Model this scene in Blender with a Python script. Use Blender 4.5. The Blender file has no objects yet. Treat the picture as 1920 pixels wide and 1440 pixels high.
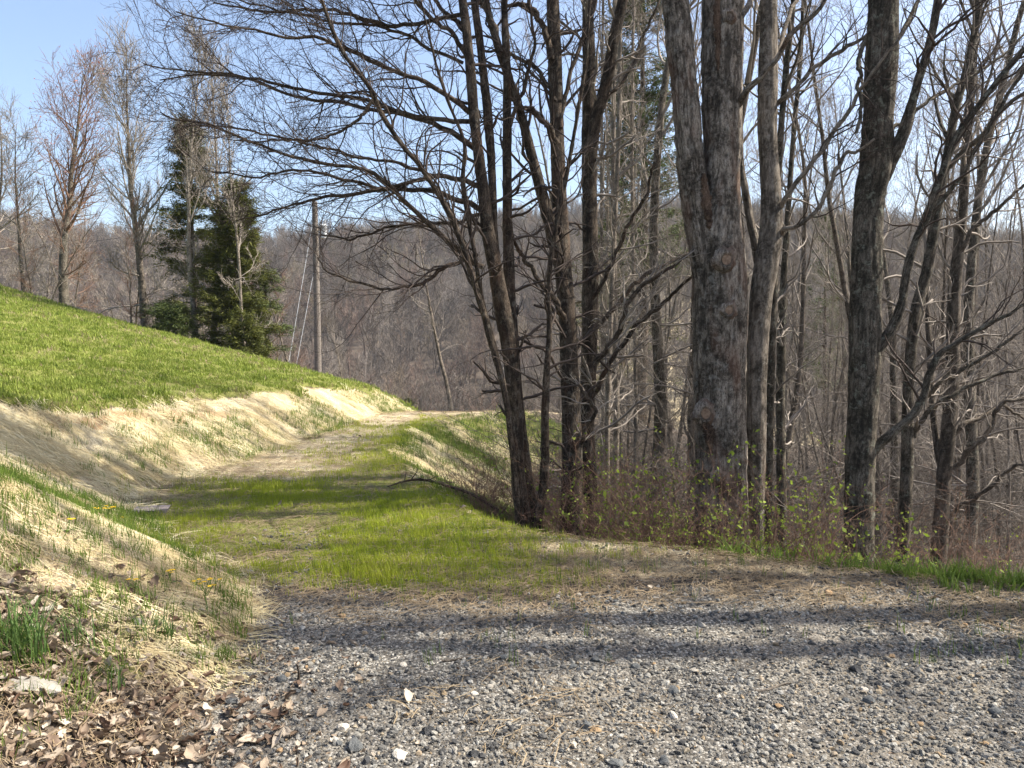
import bpy, math, random
import numpy as np
from mathutils import Vector, Matrix

rng = np.random.default_rng(11)
random.seed(11)
SC = bpy.context.scene
COL = SC.collection

# ------------------------------------------------------------------ camera
F, HOR, CH = 1442.0, 640.0, 1.65           # focal length in photo pixels, horizon row, eye height
PITCH = math.atan((720 - HOR) / F)
cam_d = bpy.data.cameras.new('camera')
cam_d.sensor_width = 36.0
cam_d.lens = 36.0 * F / 1920.0
cam_d.clip_start = 0.05
cam_d.clip_end = 3000
cam = bpy.data.objects.new('camera', cam_d)
COL.objects.link(cam)
cam.location = (0, 0, CH)
cam.rotation_euler = (math.pi / 2 - PITCH, 0, 0)
SC.camera = cam

# ------------------------------------------------------------------ sky, sun, exposure
SUN_EL, SUN_AZ = math.radians(49), math.radians(3)      # azimuth from +x towards +y
sv = Vector((math.cos(SUN_EL) * math.cos(SUN_AZ), math.cos(SUN_EL) * math.sin(SUN_AZ), math.sin(SUN_EL)))
w = bpy.data.worlds.new('World')
SC.world = w
w.use_nodes = True
wn = w.node_tree
wn.nodes.clear()
sky = wn.nodes.new('ShaderNodeTexSky')
sky.sky_type = 'NISHITA'
sky.sun_disc = False
sky.sun_elevation = SUN_EL
sky.sun_rotation = math.pi / 2 - SUN_AZ
sky.altitude = 900
sky.air_density = 1.0
sky.dust_density = 6.0
sky.ozone_density = 1.0
bg = wn.nodes.new('ShaderNodeBackground')
bg.inputs['Strength'].default_value = 0.145
wo = wn.nodes.new('ShaderNodeOutputWorld')
wn.links.new(sky.outputs[0], bg.inputs['Color'])
wn.links.new(bg.outputs[0], wo.inputs['Surface'])
sd = bpy.data.lights.new('sun', 'SUN')
sd.energy = 5.0
sd.angle = math.radians(0.53)
sd.color = (1.0, 0.94, 0.84)
sun = bpy.data.objects.new('sun', sd)
COL.objects.link(sun)
sun.location = (20, 8, 30)
sun.rotation_euler = sv.to_track_quat('Z', 'Y').to_euler()
SC.view_settings.view_transform = 'Standard'
SC.view_settings.look = 'None'
SC.view_settings.exposure = 1.1
SC.view_settings.gamma = 1.0
SC.render.engine = 'CYCLES'
SC.cycles.use_denoising = True
SC.cycles.max_bounces = 6
SC.cycles.diffuse_bounces = 3
SC.cycles.transparent_max_bounces = 4
SC.cycles.volume_bounces = 0

# ------------------------------------------------------------------ helpers
def px(x, y, Y):
    """photo pixel at forward distance Y -> world point"""
    u, r = (720 - y) / F, (x - 960) / F
    c, s = math.cos(PITCH), math.sin(PITCH)
    d = np.array([r, c + u * s, -s + u * c])
    return np.array([0, 0, CH]) + d * (Y / d[1])

def sstep(a, b, x):
    t = np.clip((x - a) / (b - a), 0, 1)
    return t * t * (3 - 2 * t)

def vnoise(p, seed=0.0):
    p = np.asarray(p, float)
    i = np.floor(p)
    f = p - i
    f = f * f * (3 - 2 * f)
    out = 0
    for dx in (0, 1):
        for dy in (0, 1):
            for dz in (0, 1):
                q = i + (dx, dy, dz)
                h = np.sin(q[..., 0] * 127.1 + q[..., 1] * 311.7 + q[..., 2] * 74.7 + seed * 13.7) * 43758.5453
                h = h - np.floor(h)
                wgt = (f[..., 0] if dx else 1 - f[..., 0]) * (f[..., 1] if dy else 1 - f[..., 1]) * (f[..., 2] if dz else 1 - f[..., 2])
                out = out + h * wgt
    return out

def fbm2(x, y, sc, octv=3, seed=0.0):
    p = np.stack([np.asarray(x) * sc, np.asarray(y) * sc, np.zeros_like(np.asarray(x, float)) + seed], -1)
    a, o, n = 1.0, 0.0, 0.0
    for k in range(octv):
        o = o + a * vnoise(p * 2 ** k, seed + k)
        n += a
        a *= 0.5
    return o / n

def link(name, me, mat=None, parent=None, loc=None):
    o = bpy.data.objects.new(name, me)
    COL.objects.link(o)
    if mat is not None and me is not None:
        me.materials.append(mat)
    if parent is not None:
        o.parent = parent
    if loc is not None:
        o.location = loc
    return o

def tag(o, label=None, cat=None, group=None, kind=None):
    if label: o['label'] = label
    if cat: o['category'] = cat
    if group: o['group'] = group
    if kind: o['kind'] = kind
    return o

def empty(name, loc, label, cat, group=None, rz=0.0):
    o = bpy.data.objects.new(name, None)
    o.empty_display_size = 0.2
    COL.objects.link(o)
    o.location = [float(c) for c in loc]
    o.rotation_euler = (0, 0, rz)
    return tag(o, label, cat, group)

def mesh_np(name, V, Fq, attrs=None, smooth=True):
    """fast mesh from numpy; Fq is (m,4) or (m,3)"""
    me = bpy.data.meshes.new(name)
    V = np.ascontiguousarray(V, dtype=np.float32)
    Fq = np.ascontiguousarray(Fq, dtype=np.int32)
    k = Fq.shape[1]
    me.vertices.add(len(V))
    me.vertices.foreach_set('co', V.ravel())
    me.loops.add(Fq.size)
    me.loops.foreach_set('vertex_index', Fq.ravel())
    me.polygons.add(len(Fq))
    me.polygons.foreach_set('loop_start', np.arange(0, Fq.size, k, dtype=np.int32))
    me.polygons.foreach_set('use_smooth', np.full(len(Fq), smooth, dtype=bool))
    for an, (ty, arr) in (attrs or {}).items():
        a = me.attributes.new(an, ty, 'POINT')
        a.data.foreach_set('color' if ty == 'FLOAT_COLOR' else ('vector' if ty == 'FLOAT_VECTOR' else 'value'), np.ascontiguousarray(arr, dtype=np.int32 if ty == 'INT' else np.float32).ravel())
    me.update(calc_edges=True)
    return me

def copy_tree(o, parent=None):
    c = o.copy()
    COL.objects.link(c)
    c.parent = parent
    for ch in o.children:
        copy_tree(ch, c)
    return c

# ------------------------------------------------------------------ material helpers
def newmat(name):
    m = bpy.data.materials.new(name)
    m.use_nodes = True
    nt = m.node_tree
    nt.nodes.clear()
    return m, nt

def nd(nt, ty, ins=None, **props):
    n = nt.nodes.new(ty)
    for k, v in props.items():
        setattr(n, k, v)
    for k, v in (ins or {}).items():
        s = n.inputs[k]
        if isinstance(v, bpy.types.NodeSocket):
            nt.links.new(v, s)
        else:
            s.default_value = v
    return n

def ramp(nt, fac, stops, interp='LINEAR'):
    n = nt.nodes.new('ShaderNodeValToRGB')
    n.color_ramp.interpolation = interp
    el = n.color_ramp.elements
    while len(el) < len(stops):
        el.new(0.5)
    for e, (p, c) in zip(el, stops):
        e.position = p
        e.color = (*c, 1) if len(c) == 3 else c
    nt.links.new(fac, n.inputs[0])
    return n.outputs[0]

def mix(nt, fac, a, b, mode='MIX'):
    n = nt.nodes.new('ShaderNodeMix')
    n.data_type = 'RGBA'
    n.blend_type = mode
    for s, v in ((n.inputs[0], fac), (n.inputs[6], a), (n.inputs[7], b)):
        if isinstance(v, bpy.types.NodeSocket):
            nt.links.new(v, s)
        elif isinstance(v, (int, float)):
            s.default_value = v
        else:
            s.default_value = (*v, 1)
    return n.outputs[2]

def noise(nt, vec, scale, detail=4, rough=0.55, dist=0.0):
    return nd(nt, 'ShaderNodeTexNoise', {'Vector': vec, 'Scale': scale, 'Detail': detail, 'Roughness': rough, 'Distortion': dist}).outputs[0]

def math_n(nt, op, a, b=0.0, clamp=False):
    n = nt.nodes.new('ShaderNodeMath')
    n.operation = op
    n.use_clamp = clamp
    for s, v in ((n.inputs[0], a), (n.inputs[1], b)):
        if isinstance(v, bpy.types.NodeSocket):
            nt.links.new(v, s)
        else:
            s.default_value = v
    return n.outputs[0]

def finish(nt, col, rough=0.9, bump=None, bstr=0.5, bdist=0.02, spec=0.25):
    b = nt.nodes.new('ShaderNodeBsdfPrincipled')
    nt.links.new(col, b.inputs['Base Color'])
    b.inputs['Roughness'].default_value = rough
    b.inputs['Specular IOR Level'].default_value = spec
    if bump is not None:
        bn = nd(nt, 'ShaderNodeBump', {'Height': bump, 'Strength': bstr, 'Distance': bdist})
        nt.links.new(bn.outputs[0], b.inputs['Normal'])
    o = nt.nodes.new('ShaderNodeOutputMaterial')
    nt.links.new(b.outputs[0], o.inputs[0])
    return b

def bark(name, dark, mid, light, patch, patch_amt=0.5, s=1.0, lich=(0.42, 0.43, 0.38), lich_amt=0.5, warm=(0.2, 0.09, 0.05), warm_amt=0.0):
    m, nt = newmat(name)
    at = nd(nt, 'ShaderNodeAttribute', attribute_name='bk').outputs['Vector']
    mp = nd(nt, 'ShaderNodeMapping', {'Vector': at, 'Scale': (1, 1, 0.2)}).outputs[0]
    n1a = noise(nt, mp, 46 * s, 5, 0.7, 1.2)
    mp2 = nd(nt, 'ShaderNodeMapping', {'Vector': at, 'Scale': (1, 1, 0.5)}).outputs[0]
    n1b = noise(nt, mp2, 120 * s, 3, 0.7, 0.4)
    n1 = math_n(nt, 'ADD', math_n(nt, 'MULTIPLY', n1a, 0.62), math_n(nt, 'MULTIPLY', n1b, 0.38))
    c = ramp(nt, n1, [(0.39, dark), (0.49, mid), (0.61, light)])
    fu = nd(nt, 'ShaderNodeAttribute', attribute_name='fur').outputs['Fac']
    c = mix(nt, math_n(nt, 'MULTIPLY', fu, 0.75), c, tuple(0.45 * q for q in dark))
    n2 = noise(nt, at, 3.1 * s, 5, 0.62, 0.4)
    f2 = ramp(nt, n2, [(0.62 - 0.3 * patch_amt, (0, 0, 0)), (0.72 - 0.3 * patch_amt, (1, 1, 1))])
    n2b = noise(nt, at, 24 * s, 4, 0.7)
    f2 = math_n(nt, 'MULTIPLY', f2, ramp(nt, n2b, [(0.35, (0.2, 0.2, 0.2)), (0.6, (1, 1, 1))]))
    c = mix(nt, math_n(nt, 'MULTIPLY', f2, 0.85), c, patch)
    n3 = noise(nt, at, 11 * s, 5, 0.7, 0.3)
    f3 = ramp(nt, n3, [(0.56, (0, 0, 0)), (0.66, (1, 1, 1))])
    c = mix(nt, math_n(nt, 'MULTIPLY', f3, lich_amt), c, lich)
    if warm_amt:
        n4 = noise(nt, nd(nt, 'ShaderNodeMapping', {'Vector': at, 'Scale': (1, 1, 0.35), 'Location': (7, 3, 1)}).outputs[0], 4.5, 3)
        c = mix(nt, math_n(nt, 'MULTIPLY', ramp(nt, n4, [(0.55, (0, 0, 0)), (0.7, (1, 1, 1))]), warm_amt), c, warm)
    finish(nt, c, 0.92, n1, 1.0, 0.035, 0.2)
    return m

def plain(name, c1, c2, scale=20, rough=0.9, bstr=0.2):
    m, nt = newmat(name)
    co = nd(nt, 'ShaderNodeTexCoord').outputs['Object']
    n = noise(nt, co, scale, 4, 0.6)
    finish(nt, ramp(nt, n, [(0.3, c1), (0.7, c2)]), rough, n, bstr, 0.01)
    return m

def leafy(name, stops, trans=0.35, by='random', scale=3.0, rough=0.6):
    """thin leaf: diffuse reflection plus light coming through"""
    m, nt = newmat(name)
    if by == 'mix':
        oi_ = nd(nt, 'ShaderNodeObjectInfo')
        a_ = noise(nt, oi_.outputs['Location'], scale, 4, 0.6)
        fac = math_n(nt, 'ADD', math_n(nt, 'MULTIPLY', math_n(nt, 'SUBTRACT', a_, 0.25), 1.2), math_n(nt, 'MULTIPLY', math_n(nt, 'SUBTRACT', oi_.outputs['Random'], 0.3), 0.55), True)
    elif by == 'random':
        fac = nd(nt, 'ShaderNodeObjectInfo').outputs['Random']
    else:
        g = nd(nt, 'ShaderNodeNewGeometry')
        a = noise(nt, g.outputs['Position'], scale, 3)
        fac = math_n(nt, 'ADD', math_n(nt, 'MULTIPLY', a, 0.7), math_n(nt, 'MULTIPLY', g.outputs['Random Per Island'], 0.35), True)
    c = ramp(nt, fac, stops)
    b = nt.nodes.new('ShaderNodeBsdfPrincipled')
    nt.links.new(c, b.inputs['Base Color'])
    b.inputs['Roughness'].default_value = rough
    b.inputs['Specular IOR Level'].default_value = 0.2
    t = nt.nodes.new('ShaderNodeBsdfTranslucent')
    nt.links.new(c, t.inputs['Color'])
    mx = nd(nt, 'ShaderNodeMixShader', {0: trans, 1: b.outputs[0], 2: t.outputs[0]})
    o = nt.nodes.new('ShaderNodeOutputMaterial')
    nt.links.new(mx.outputs[0], o.inputs[0])
    return m

M = {}
M['bark_big'] = bark('bark_grey_furrowed', (0.05, 0.038, 0.028), (0.26, 0.218, 0.174), (0.46, 0.405, 0.335), (0.024, 0.019, 0.013), 0.58, 1.0, (0.36, 0.35, 0.31), 0.45, (0.16, 0.08, 0.05), 0.45)
M['bark_pale'] = bark('bark_pale_smooth', (0.12, 0.096, 0.073), (0.25, 0.208, 0.163), (0.38, 0.33, 0.268), (0.03, 0.024, 0.017), 0.52, 1.0, (0.42, 0.39, 0.33), 0.5)
M['bark_mossy'] = bark('bark_grey_lichen', (0.035, 0.029, 0.021), (0.14, 0.116, 0.088), (0.28, 0.243, 0.19), (0.022, 0.02, 0.013), 0.6, 1.2, (0.30, 0.31, 0.24), 0.6)
M['bark_dark'] = bark('bark_dark_brown', (0.026, 0.019, 0.014), (0.095, 0.07, 0.05), (0.22, 0.172, 0.128), (0.016, 0.013, 0.01), 0.62, 1.2, (0.24, 0.23, 0.19), 0.35, (0.12, 0.06, 0.035), 0.35)
M['bark_slim'] = bark('bark_slim_grey', (0.09, 0.073, 0.056), (0.23, 0.19, 0.15), (0.40, 0.35, 0.285), (0.04, 0.034, 0.026), 0.45, 2.0, (0.40, 0.38, 0.33), 0.4)
M['bark_wood'] = bark('bark_wood_grey_brown', (0.055, 0.044, 0.033), (0.15, 0.122, 0.094), (0.29, 0.245, 0.195), (0.03, 0.025, 0.018), 0.5, 2.0, (0.30, 0.28, 0.24), 0.35)
M['twig'] = plain('twig_dark_brown', (0.035, 0.026, 0.021), (0.10, 0.075, 0.06), 5)
M['twig_grey'] = plain('twig_grey', (0.15, 0.127, 0.105), (0.35, 0.305, 0.255), 4)
M['twig_red'] = plain('twig_red_brown', (0.13, 0.075, 0.05), (0.26, 0.16, 0.11), 6)
M['bud'] = leafy('red_bud', [(0.2, (0.30, 0.10, 0.07)), (0.8, (0.45, 0.20, 0.13))], 0.3, 'pos')
M['cut_wood'] = plain('weathered_scar_wood', (0.13, 0.08, 0.05), (0.30, 0.21, 0.145), 30)
M['scar'] = bark('bare_wood_scar', (0.035, 0.02, 0.013), (0.11, 0.07, 0.046), (0.20, 0.14, 0.10), (0.02, 0.013, 0.009), 0.5, 1.0, (0.26, 0.2, 0.15), 0.3)

# ------------------------------------------------------------------ terrain
def chaikin(pts, n=2):
    p = np.array(pts, float)
    for _ in range(n):
        q = np.empty((2 * len(p), 2))
        q[0] = p[0]
        q[1:-1:2] = 0.75 * p[:-1] + 0.25 * p[1:]
        q[2:-1:2] = 0.25 * p[:-1] + 0.75 * p[1:]
        q[-1] = p[-1]
        p = q
    return p

TOE = chaikin([(-1.3, -60), (-1.3, -2), (-1.25, 2.6), (-1.45, 4.0), (-1.75, 5.2), (-2.7, 6.0), (-3.75, 7.2), (-4.1, 8.4), (-3.95, 9.8), (-3.75, 11.2), (-3.55, 13.0), (-3.35, 16), (-2.95, 19), (-1.5, 23.5), (2, 28), (10, 34)])
EDGE = chaikin([(60, -14), (20, 0.5), (8, 3.3), (3.6, 4.85), (2.2, 5.5), (0.9, 6.1), (0.05, 6.45), (-0.45, 7.2), (-0.85, 8.4), (-1.35, 9.9), (-1.75, 11.4), (-1.75, 14.2), (-1.0, 17.0), (0.2, 19.0), (3, 21.5), (12, 27), (40, 40)])

def poly_dist(x, y, L):
    p = np.stack([x.ravel(), y.ravel()], -1)
    best = np.full(len(p), 1e18)
    for a, b in zip(L[:-1], L[1:]):
        d = b - a
        t = np.clip(((p - a) @ d) / (d @ d), 0, 1)
        q = p - a - t[:, None] * d
        best = np.minimum(best, (q * q).sum(1))
    return np.sqrt(best).reshape(x.shape)

def inside(x, y, poly):
    c = np.zeros(x.shape, bool)
    n = len(poly)
    for i in range(n):
        x1, y1 = poly[i]
        x2, y2 = poly[(i + 1) % n]
        if y1 == y2:
            continue
        c ^= ((y1 > y) != (y2 > y)) & (x < (x2 - x1) * (y - y1) / (y2 - y1) + x1)
    return c

TOEP = np.vstack([TOE, [(10, 2000), (-2000, 2000), (-2000, -60)]])
EDGEP = np.vstack([EDGE, [(40, 2000), (2000, 2000), (2000, -14)]])

def fields(x, y):
    x = np.asarray(x, float); y = np.asarray(y, float)
    dT = poly_dist(x, y, TOE) * np.where(inside(x, y, TOEP), 1, -1)
    dE = poly_dist(x, y, EDGE) * np.where(inside(x, y, EDGEP), 1, -1)
    n = fbm2(x, y, 0.9, 3, 3.0) - 0.5
    n2 = fbm2(x, y, 4.0, 2, 8.0) - 0.5
    plane = -0.2 * np.maximum(x, -26) - 0.22 + 0.95 * (1 - sstep(6.2, 9.0, y)) + 0.25 * (fbm2(x, y, 0.12, 2, 5.0) - 0.5)
    sod = 0.62 * dT - plane + 0.32 * n + 0.12 * n2          # >0: turf above the cut
    zl = np.where(sod < 0, 0.62 * dT, 0.62 * dT - sod) + 0.03 * n
    zl = np.where(dT > 0, np.minimum(zl, np.maximum(plane, 0.62 * dT * 0.25)) + 0.11 * sstep(0.0, 0.06, sod), 0)
    zr = np.where(dE > 0, -0.5 * np.minimum(dE, 2.6) - 0.30 * np.maximum(dE - 2.6, 0), 0)
    zr = zr + np.where(dE > 0, 0.10 * n * np.minimum(dE, 2), 0)
    rise = 0.03 * np.exp(-(np.maximum(dE, -3) ** 2) / 0.5) * (dE < 0.4)
    yc = 19.5 + 0.65 * np.clip(-3 - x, 0, 18)
    q = y - yc
    fall = -0.30 * (np.sqrt(q * q + 1.2) + q) * 0.5
    z = np.where(dT > 0, zl, zr) + fall + rise + 0.035 * n + 0.012 * n2
    # valley and far hill
    yy = y + 14 * np.sin(x / 70.0) + 0.00035 * x * x
    hill = -15 + 46 * sstep(62, 300, yy) + 14 * (fbm2(x, y, 0.013, 3, 1.0) - 0.5) * sstep(60, 200, yy) - 0.06 * np.clip(yy - 310, 0, 2000)
    hill = hill + 8 * np.sin(x / 46.0 + 1.0) * sstep(120, 300, yy) + 8 * sstep(-60, -130, x) * sstep(60, 200, yy) + 9 * np.exp(-((x + 66) / 34) ** 2) * sstep(150, 290, yy)
    k = 2.0
    hmx = np.clip(0.5 + 0.5 * (z - hill) / k, 0, 1)
    zz = hill * (1 - hmx) + z * hmx + k * hmx * (1 - hmx)
    far = sstep(30, 60, np.abs(y)) + 0 * x
    zz = np.where(y < 55, np.where(z > hill + k, z, zz), zz)
    return dict(z=zz, dT=dT, dE=dE, sod=np.where(dT > 0, sod, -1), n=n, n2=n2)

def zg(x, y):
    return fields(np.atleast_1d(np.asarray(x, float)), np.atleast_1d(np.asarray(y, float)))['z']

def zg1(x, y):
    return float(zg(x, y)[0])

def axis(segs):
    out = []
    for a, b, s in segs:
        out.append(np.arange(a, b, s))
    return np.concatenate(out + [[segs[-1][1]]])

def geo(a, b, n, p=2.2):
    t = np.linspace(0, 1, n)[1:]
    return a + (b - a) * t ** p

xs = np.concatenate([geo(-11, -480, 70)[::-1], np.arange(-11, 6.0, 0.075), geo(6.0, 480, 74)])
ys = np.concatenate([geo(1.6, -60, 22)[::-1], np.arange(1.6, 9, 0.065), np.arange(9, 24, 0.11), geo(24, 620, 110)])
GX, GY = np.meshgrid(xs, ys)
fl = fields(GX, GY)
GZ = fl['z']
TV = np.stack([GX, GY, GZ], -1)
# smooth normals for the whole sheet
tx = np.gradient(TV, axis=1); ty_ = np.gradient(TV, axis=0)
TN = np.cross(tx, ty_); TN /= np.linalg.norm(TN, axis=-1, keepdims=True)
dT, dE, sod, n_, n2_ = fl['dT'], fl['dE'], fl['sod'], fl['n'], fl['n2']

def masks(x, y, f):
    dT, dE, sod, n, n2 = f['dT'], f['dE'], f['sod'], f['n'], f['n2']
    road = (dT <= 0) & (dE <= 0.05)
    nz = 0.8 * n + 0.5 * n2
    gravel = np.where((dT < 0.25) & (dE < 0.35), 1 - sstep(4.1, 5.5, y - 0.12 * np.maximum(x - 0.5, 0) ** 1.5 + 1.0 * n), 0)
    gravel = gravel * (1 - sstep(-0.25, 0.15, dT + 0.6 * n)) * (1 - sstep(0.0, 0.3, dE))
    # thin grass sown on the track
    g1 = np.exp(-(((x + 1.8) / 2.15) ** 4)) * sstep(4.6, 5.7, y + 0.9 * n) * (1 - sstep(8.4, 10.0, y + 1.5 * n))
    g2 = np.maximum(np.exp(-((x + 1.6) / 0.75) ** 2) * 0.8, 0.28) * sstep(8.5, 10, y) * (1 - sstep(14.5, 19, y))
    seed = np.clip(np.where(dT < 0.3, np.maximum(g1, g2), 0), 0, 1) * (dE < 0.2)
    fill = np.where((dE > -0.2) & (y > 8.3) & (y < 19) & (dE < 2.2), sstep(-0.2, 0.3, dE) * (1 - sstep(1.2, 2.2, dE)) * (x < 2.5), 0)
    bank_green = np.where((dT > -0.2) & (sod < 0), np.maximum(np.exp(-((dT - 0.3) / 0.5) ** 2) * sstep(5.4, 6.6, y) * 0.95, np.exp(-((dT - 0.7) / 0.55) ** 2) * np.exp(-((y - 7.6) / 1.2) ** 2)), 0)
    lush = np.where(dT > 0, sstep(-0.02, 0.06, sod), 0) * sstep(3.6, 4.6, y) * (1 - sstep(3, 9, y - 19.5 - 0.65 * np.clip(-3 - x, 0, 18)))
    nosem = np.where((dT > 0.05) & (sod < 0) & (y < 6.3), 0.55 * sstep(-0.15, 0.15, n + 0.6 * n2), 0)
    green = np.clip(np.maximum.reduce([nosem, seed, fill * 0.95 * sstep(-0.35, 0.0, n + 0.1), bank_green * sstep(-0.2, 0.1, n2 + n), lush]), 0, 1)
    straw = np.where(dT > -0.1, (1 - sstep(-0.02, 0.05, sod)), 0) * sstep(2.9, 3.9, y + 1.2 * n)
    straw = np.maximum(straw, np.where(road, 0.75 * sstep(4.9, 5.6, y), 0))
    straw = np.maximum(straw, fill * 0.9)
    straw = np.clip(straw, 0, 1)
    return gravel, green, straw, seed, fill, bank_green, lush

gr, gn, stw, _, _, _, _ = masks(GX, GY, fl)
soil = np.where((dT > 0) & (GY > 6), np.exp(-((sod + 0.07) / 0.07) ** 2), 0) * sstep(-0.1, 0.2, n_ + 0.1)
zone = np.stack([gr, gn, stw, soil], -1)

m, nt = newmat('ground_mixed')
M['ground'] = m
geo_n = nd(nt, 'ShaderNodeNewGeometry').outputs['Position']
za = nd(nt, 'ShaderNodeAttribute', attribute_name='zone')
sep = nd(nt, 'ShaderNodeSeparateColor', {0: za.outputs['Color']})
nb = noise(nt, geo_n, 9, 6, 0.7)
nbf = noise(nt, geo_n, 55, 5, 0.7)
nbig = noise(nt, geo_n, 0.8, 4, 0.6)
litter = ramp(nt, nbf, [(0.3, (0.028, 0.021, 0.016)), (0.5, (0.085, 0.065, 0.049)), (0.7, (0.17, 0.134, 0.104))])
litter = mix(nt, ramp(nt, nb, [(0.4, (0, 0, 0)), (0.65, (0.6, 0.6, 0.6))]), litter, (0.105, 0.09, 0.075))
# straw: fibres running every way over tan soil
wv = nd(nt, 'ShaderNodeTexWave', {'Vector': geo_n, 'Scale': 22.0, 'Distortion': 14.0, 'Detail': 4.0, 'Detail Scale': 2.4}).outputs['Fac']
strw = ramp(nt, math_n(nt, 'ADD', math_n(nt, 'MULTIPLY', wv, 0.5), math_n(nt, 'MULTIPLY', nbf, 0.5)), [(0.22, (0.19, 0.14, 0.08)), (0.42, (0.40, 0.325, 0.20)), (0.65, (0.58, 0.51, 0.35))])
strw = mix(nt, ramp(nt, nbig, [(0.52, (0, 0, 0)), (0.7, (0.35, 0.35, 0.35))]), strw, (0.36, 0.24, 0.12))
green = ramp(nt, nbf, [(0.3, (0.06, 0.065, 0.02)), (0.5, (0.15, 0.16, 0.04)), (0.72, (0.30, 0.26, 0.11))])
vor = nd(nt, 'ShaderNodeTexVoronoi', {'Vector': geo_n, 'Scale': 62.0, 'Randomness': 1.0})
vcol = nd(nt, 'ShaderNodeSeparateColor', {0: vor.outputs['Color']}).outputs[0]
grv = ramp(nt, vcol, [(0.0, (0.07, 0.067, 0.062)), (0.35, (0.16, 0.15, 0.135)), (0.6, (0.28, 0.26, 0.225)), (0.8, (0.42, 0.39, 0.34)), (1.0, (0.58, 0.545, 0.49))])
grv = mix(nt, ramp(nt, vor.outputs['Distance'], [(0.35, (0, 0, 0)), (0.75, (0.8, 0.8, 0.8))]), grv, (0.10, 0.085, 0.068))
grv = mix(nt, 1.0, grv, (0.78, 0.785, 0.775), 'MULTIPLY')
grv = mix(nt, ramp(nt, nbig, [(0.42, (0, 0, 0)), (0.66, (0.6, 0.6, 0.6))]), grv, (0.25, 0.215, 0.165))

def edgefac(s, spread=0.55):
    t = math_n(nt, 'ADD', s, math_n(nt, 'MULTIPLY', math_n(nt, 'SUBTRACT', nb, 0.5), spread * 2))
    return ramp(nt, t, [(0.35, (0, 0, 0)), (0.65, (1, 1, 1))])
c = mix(nt, edgefac(sep.outputs[2]), litter, strw)
c = mix(nt, edgefac(za.outputs['Alpha'], 0.4), c, mix(nt, nbf, (0.20, 0.125, 0.065), (0.46, 0.335, 0.19)))
c = mix(nt, edgefac(sep.outputs[1]), c, green)
c = mix(nt, edgefac(sep.outputs[0]), c, grv)
bh = math_n(nt, 'ADD', math_n(nt, 'MULTIPLY', nbf, 1.0), math_n(nt, 'MULTIPLY', math_n(nt, 'SUBTRACT', 1.0, vor.outputs['Distance']), math_n(nt, 'MULTIPLY', sep.outputs[0], 1.0)))
finish(nt, c, 0.95, bh, 0.7, 0.015, 0.15)

ny, nx = GX.shape
I = np.arange(nx * ny).reshape(ny, nx)
Q = np.stack([I[:-1, :-1], I[:-1, 1:], I[1:, 1:], I[1:, :-1]], -1).reshape(-1, 4)
fc = lambda A: 0.25 * (A[:-1, :-1] + A[:-1, 1:] + A[1:, 1:] + A[1:, :-1]).ravel()
fx, fy, fT, fE, fS = fc(GX), fc(GY), fc(dT), fc(dE), fc(sod)
zid = np.where((fy > 62) | (np.abs(fx) > 70), 4, np.where((fE > 0.15), 3, np.where(fS > 0.02, 2, np.where(fT > 0, 1, 0))))
zid = np.where((zid == 1) & (fy < 4.2), 0, zid)
for k, nm in enumerate(['gravel_driveway', 'straw_bank', 'grassy_hillside', 'woodland_floor', 'hill']):
    q = Q[zid == k]
    u, inv = np.unique(q.ravel(), return_inverse=True)
    me = mesh_np(nm, TV.reshape(-1, 3)[u], inv.reshape(-1, 4), {'zone': ('FLOAT_COLOR', zone.reshape(-1, 4)[u])})
    me.normals_split_custom_set_from_vertices(TN.reshape(-1, 3)[u].astype(np.float32))
    tag(link(nm, me, M['ground']), kind='structure')

# ------------------------------------------------------------------ instanced ground cover
def proto_col(name, objs):
    c = bpy.data.collections.new(name)
    for o in objs:
        c.objects.link(o)
    return c

def proto(name, me, mat):
    me.materials.append(mat)
    return bpy.data.objects.new(name, me)

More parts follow.
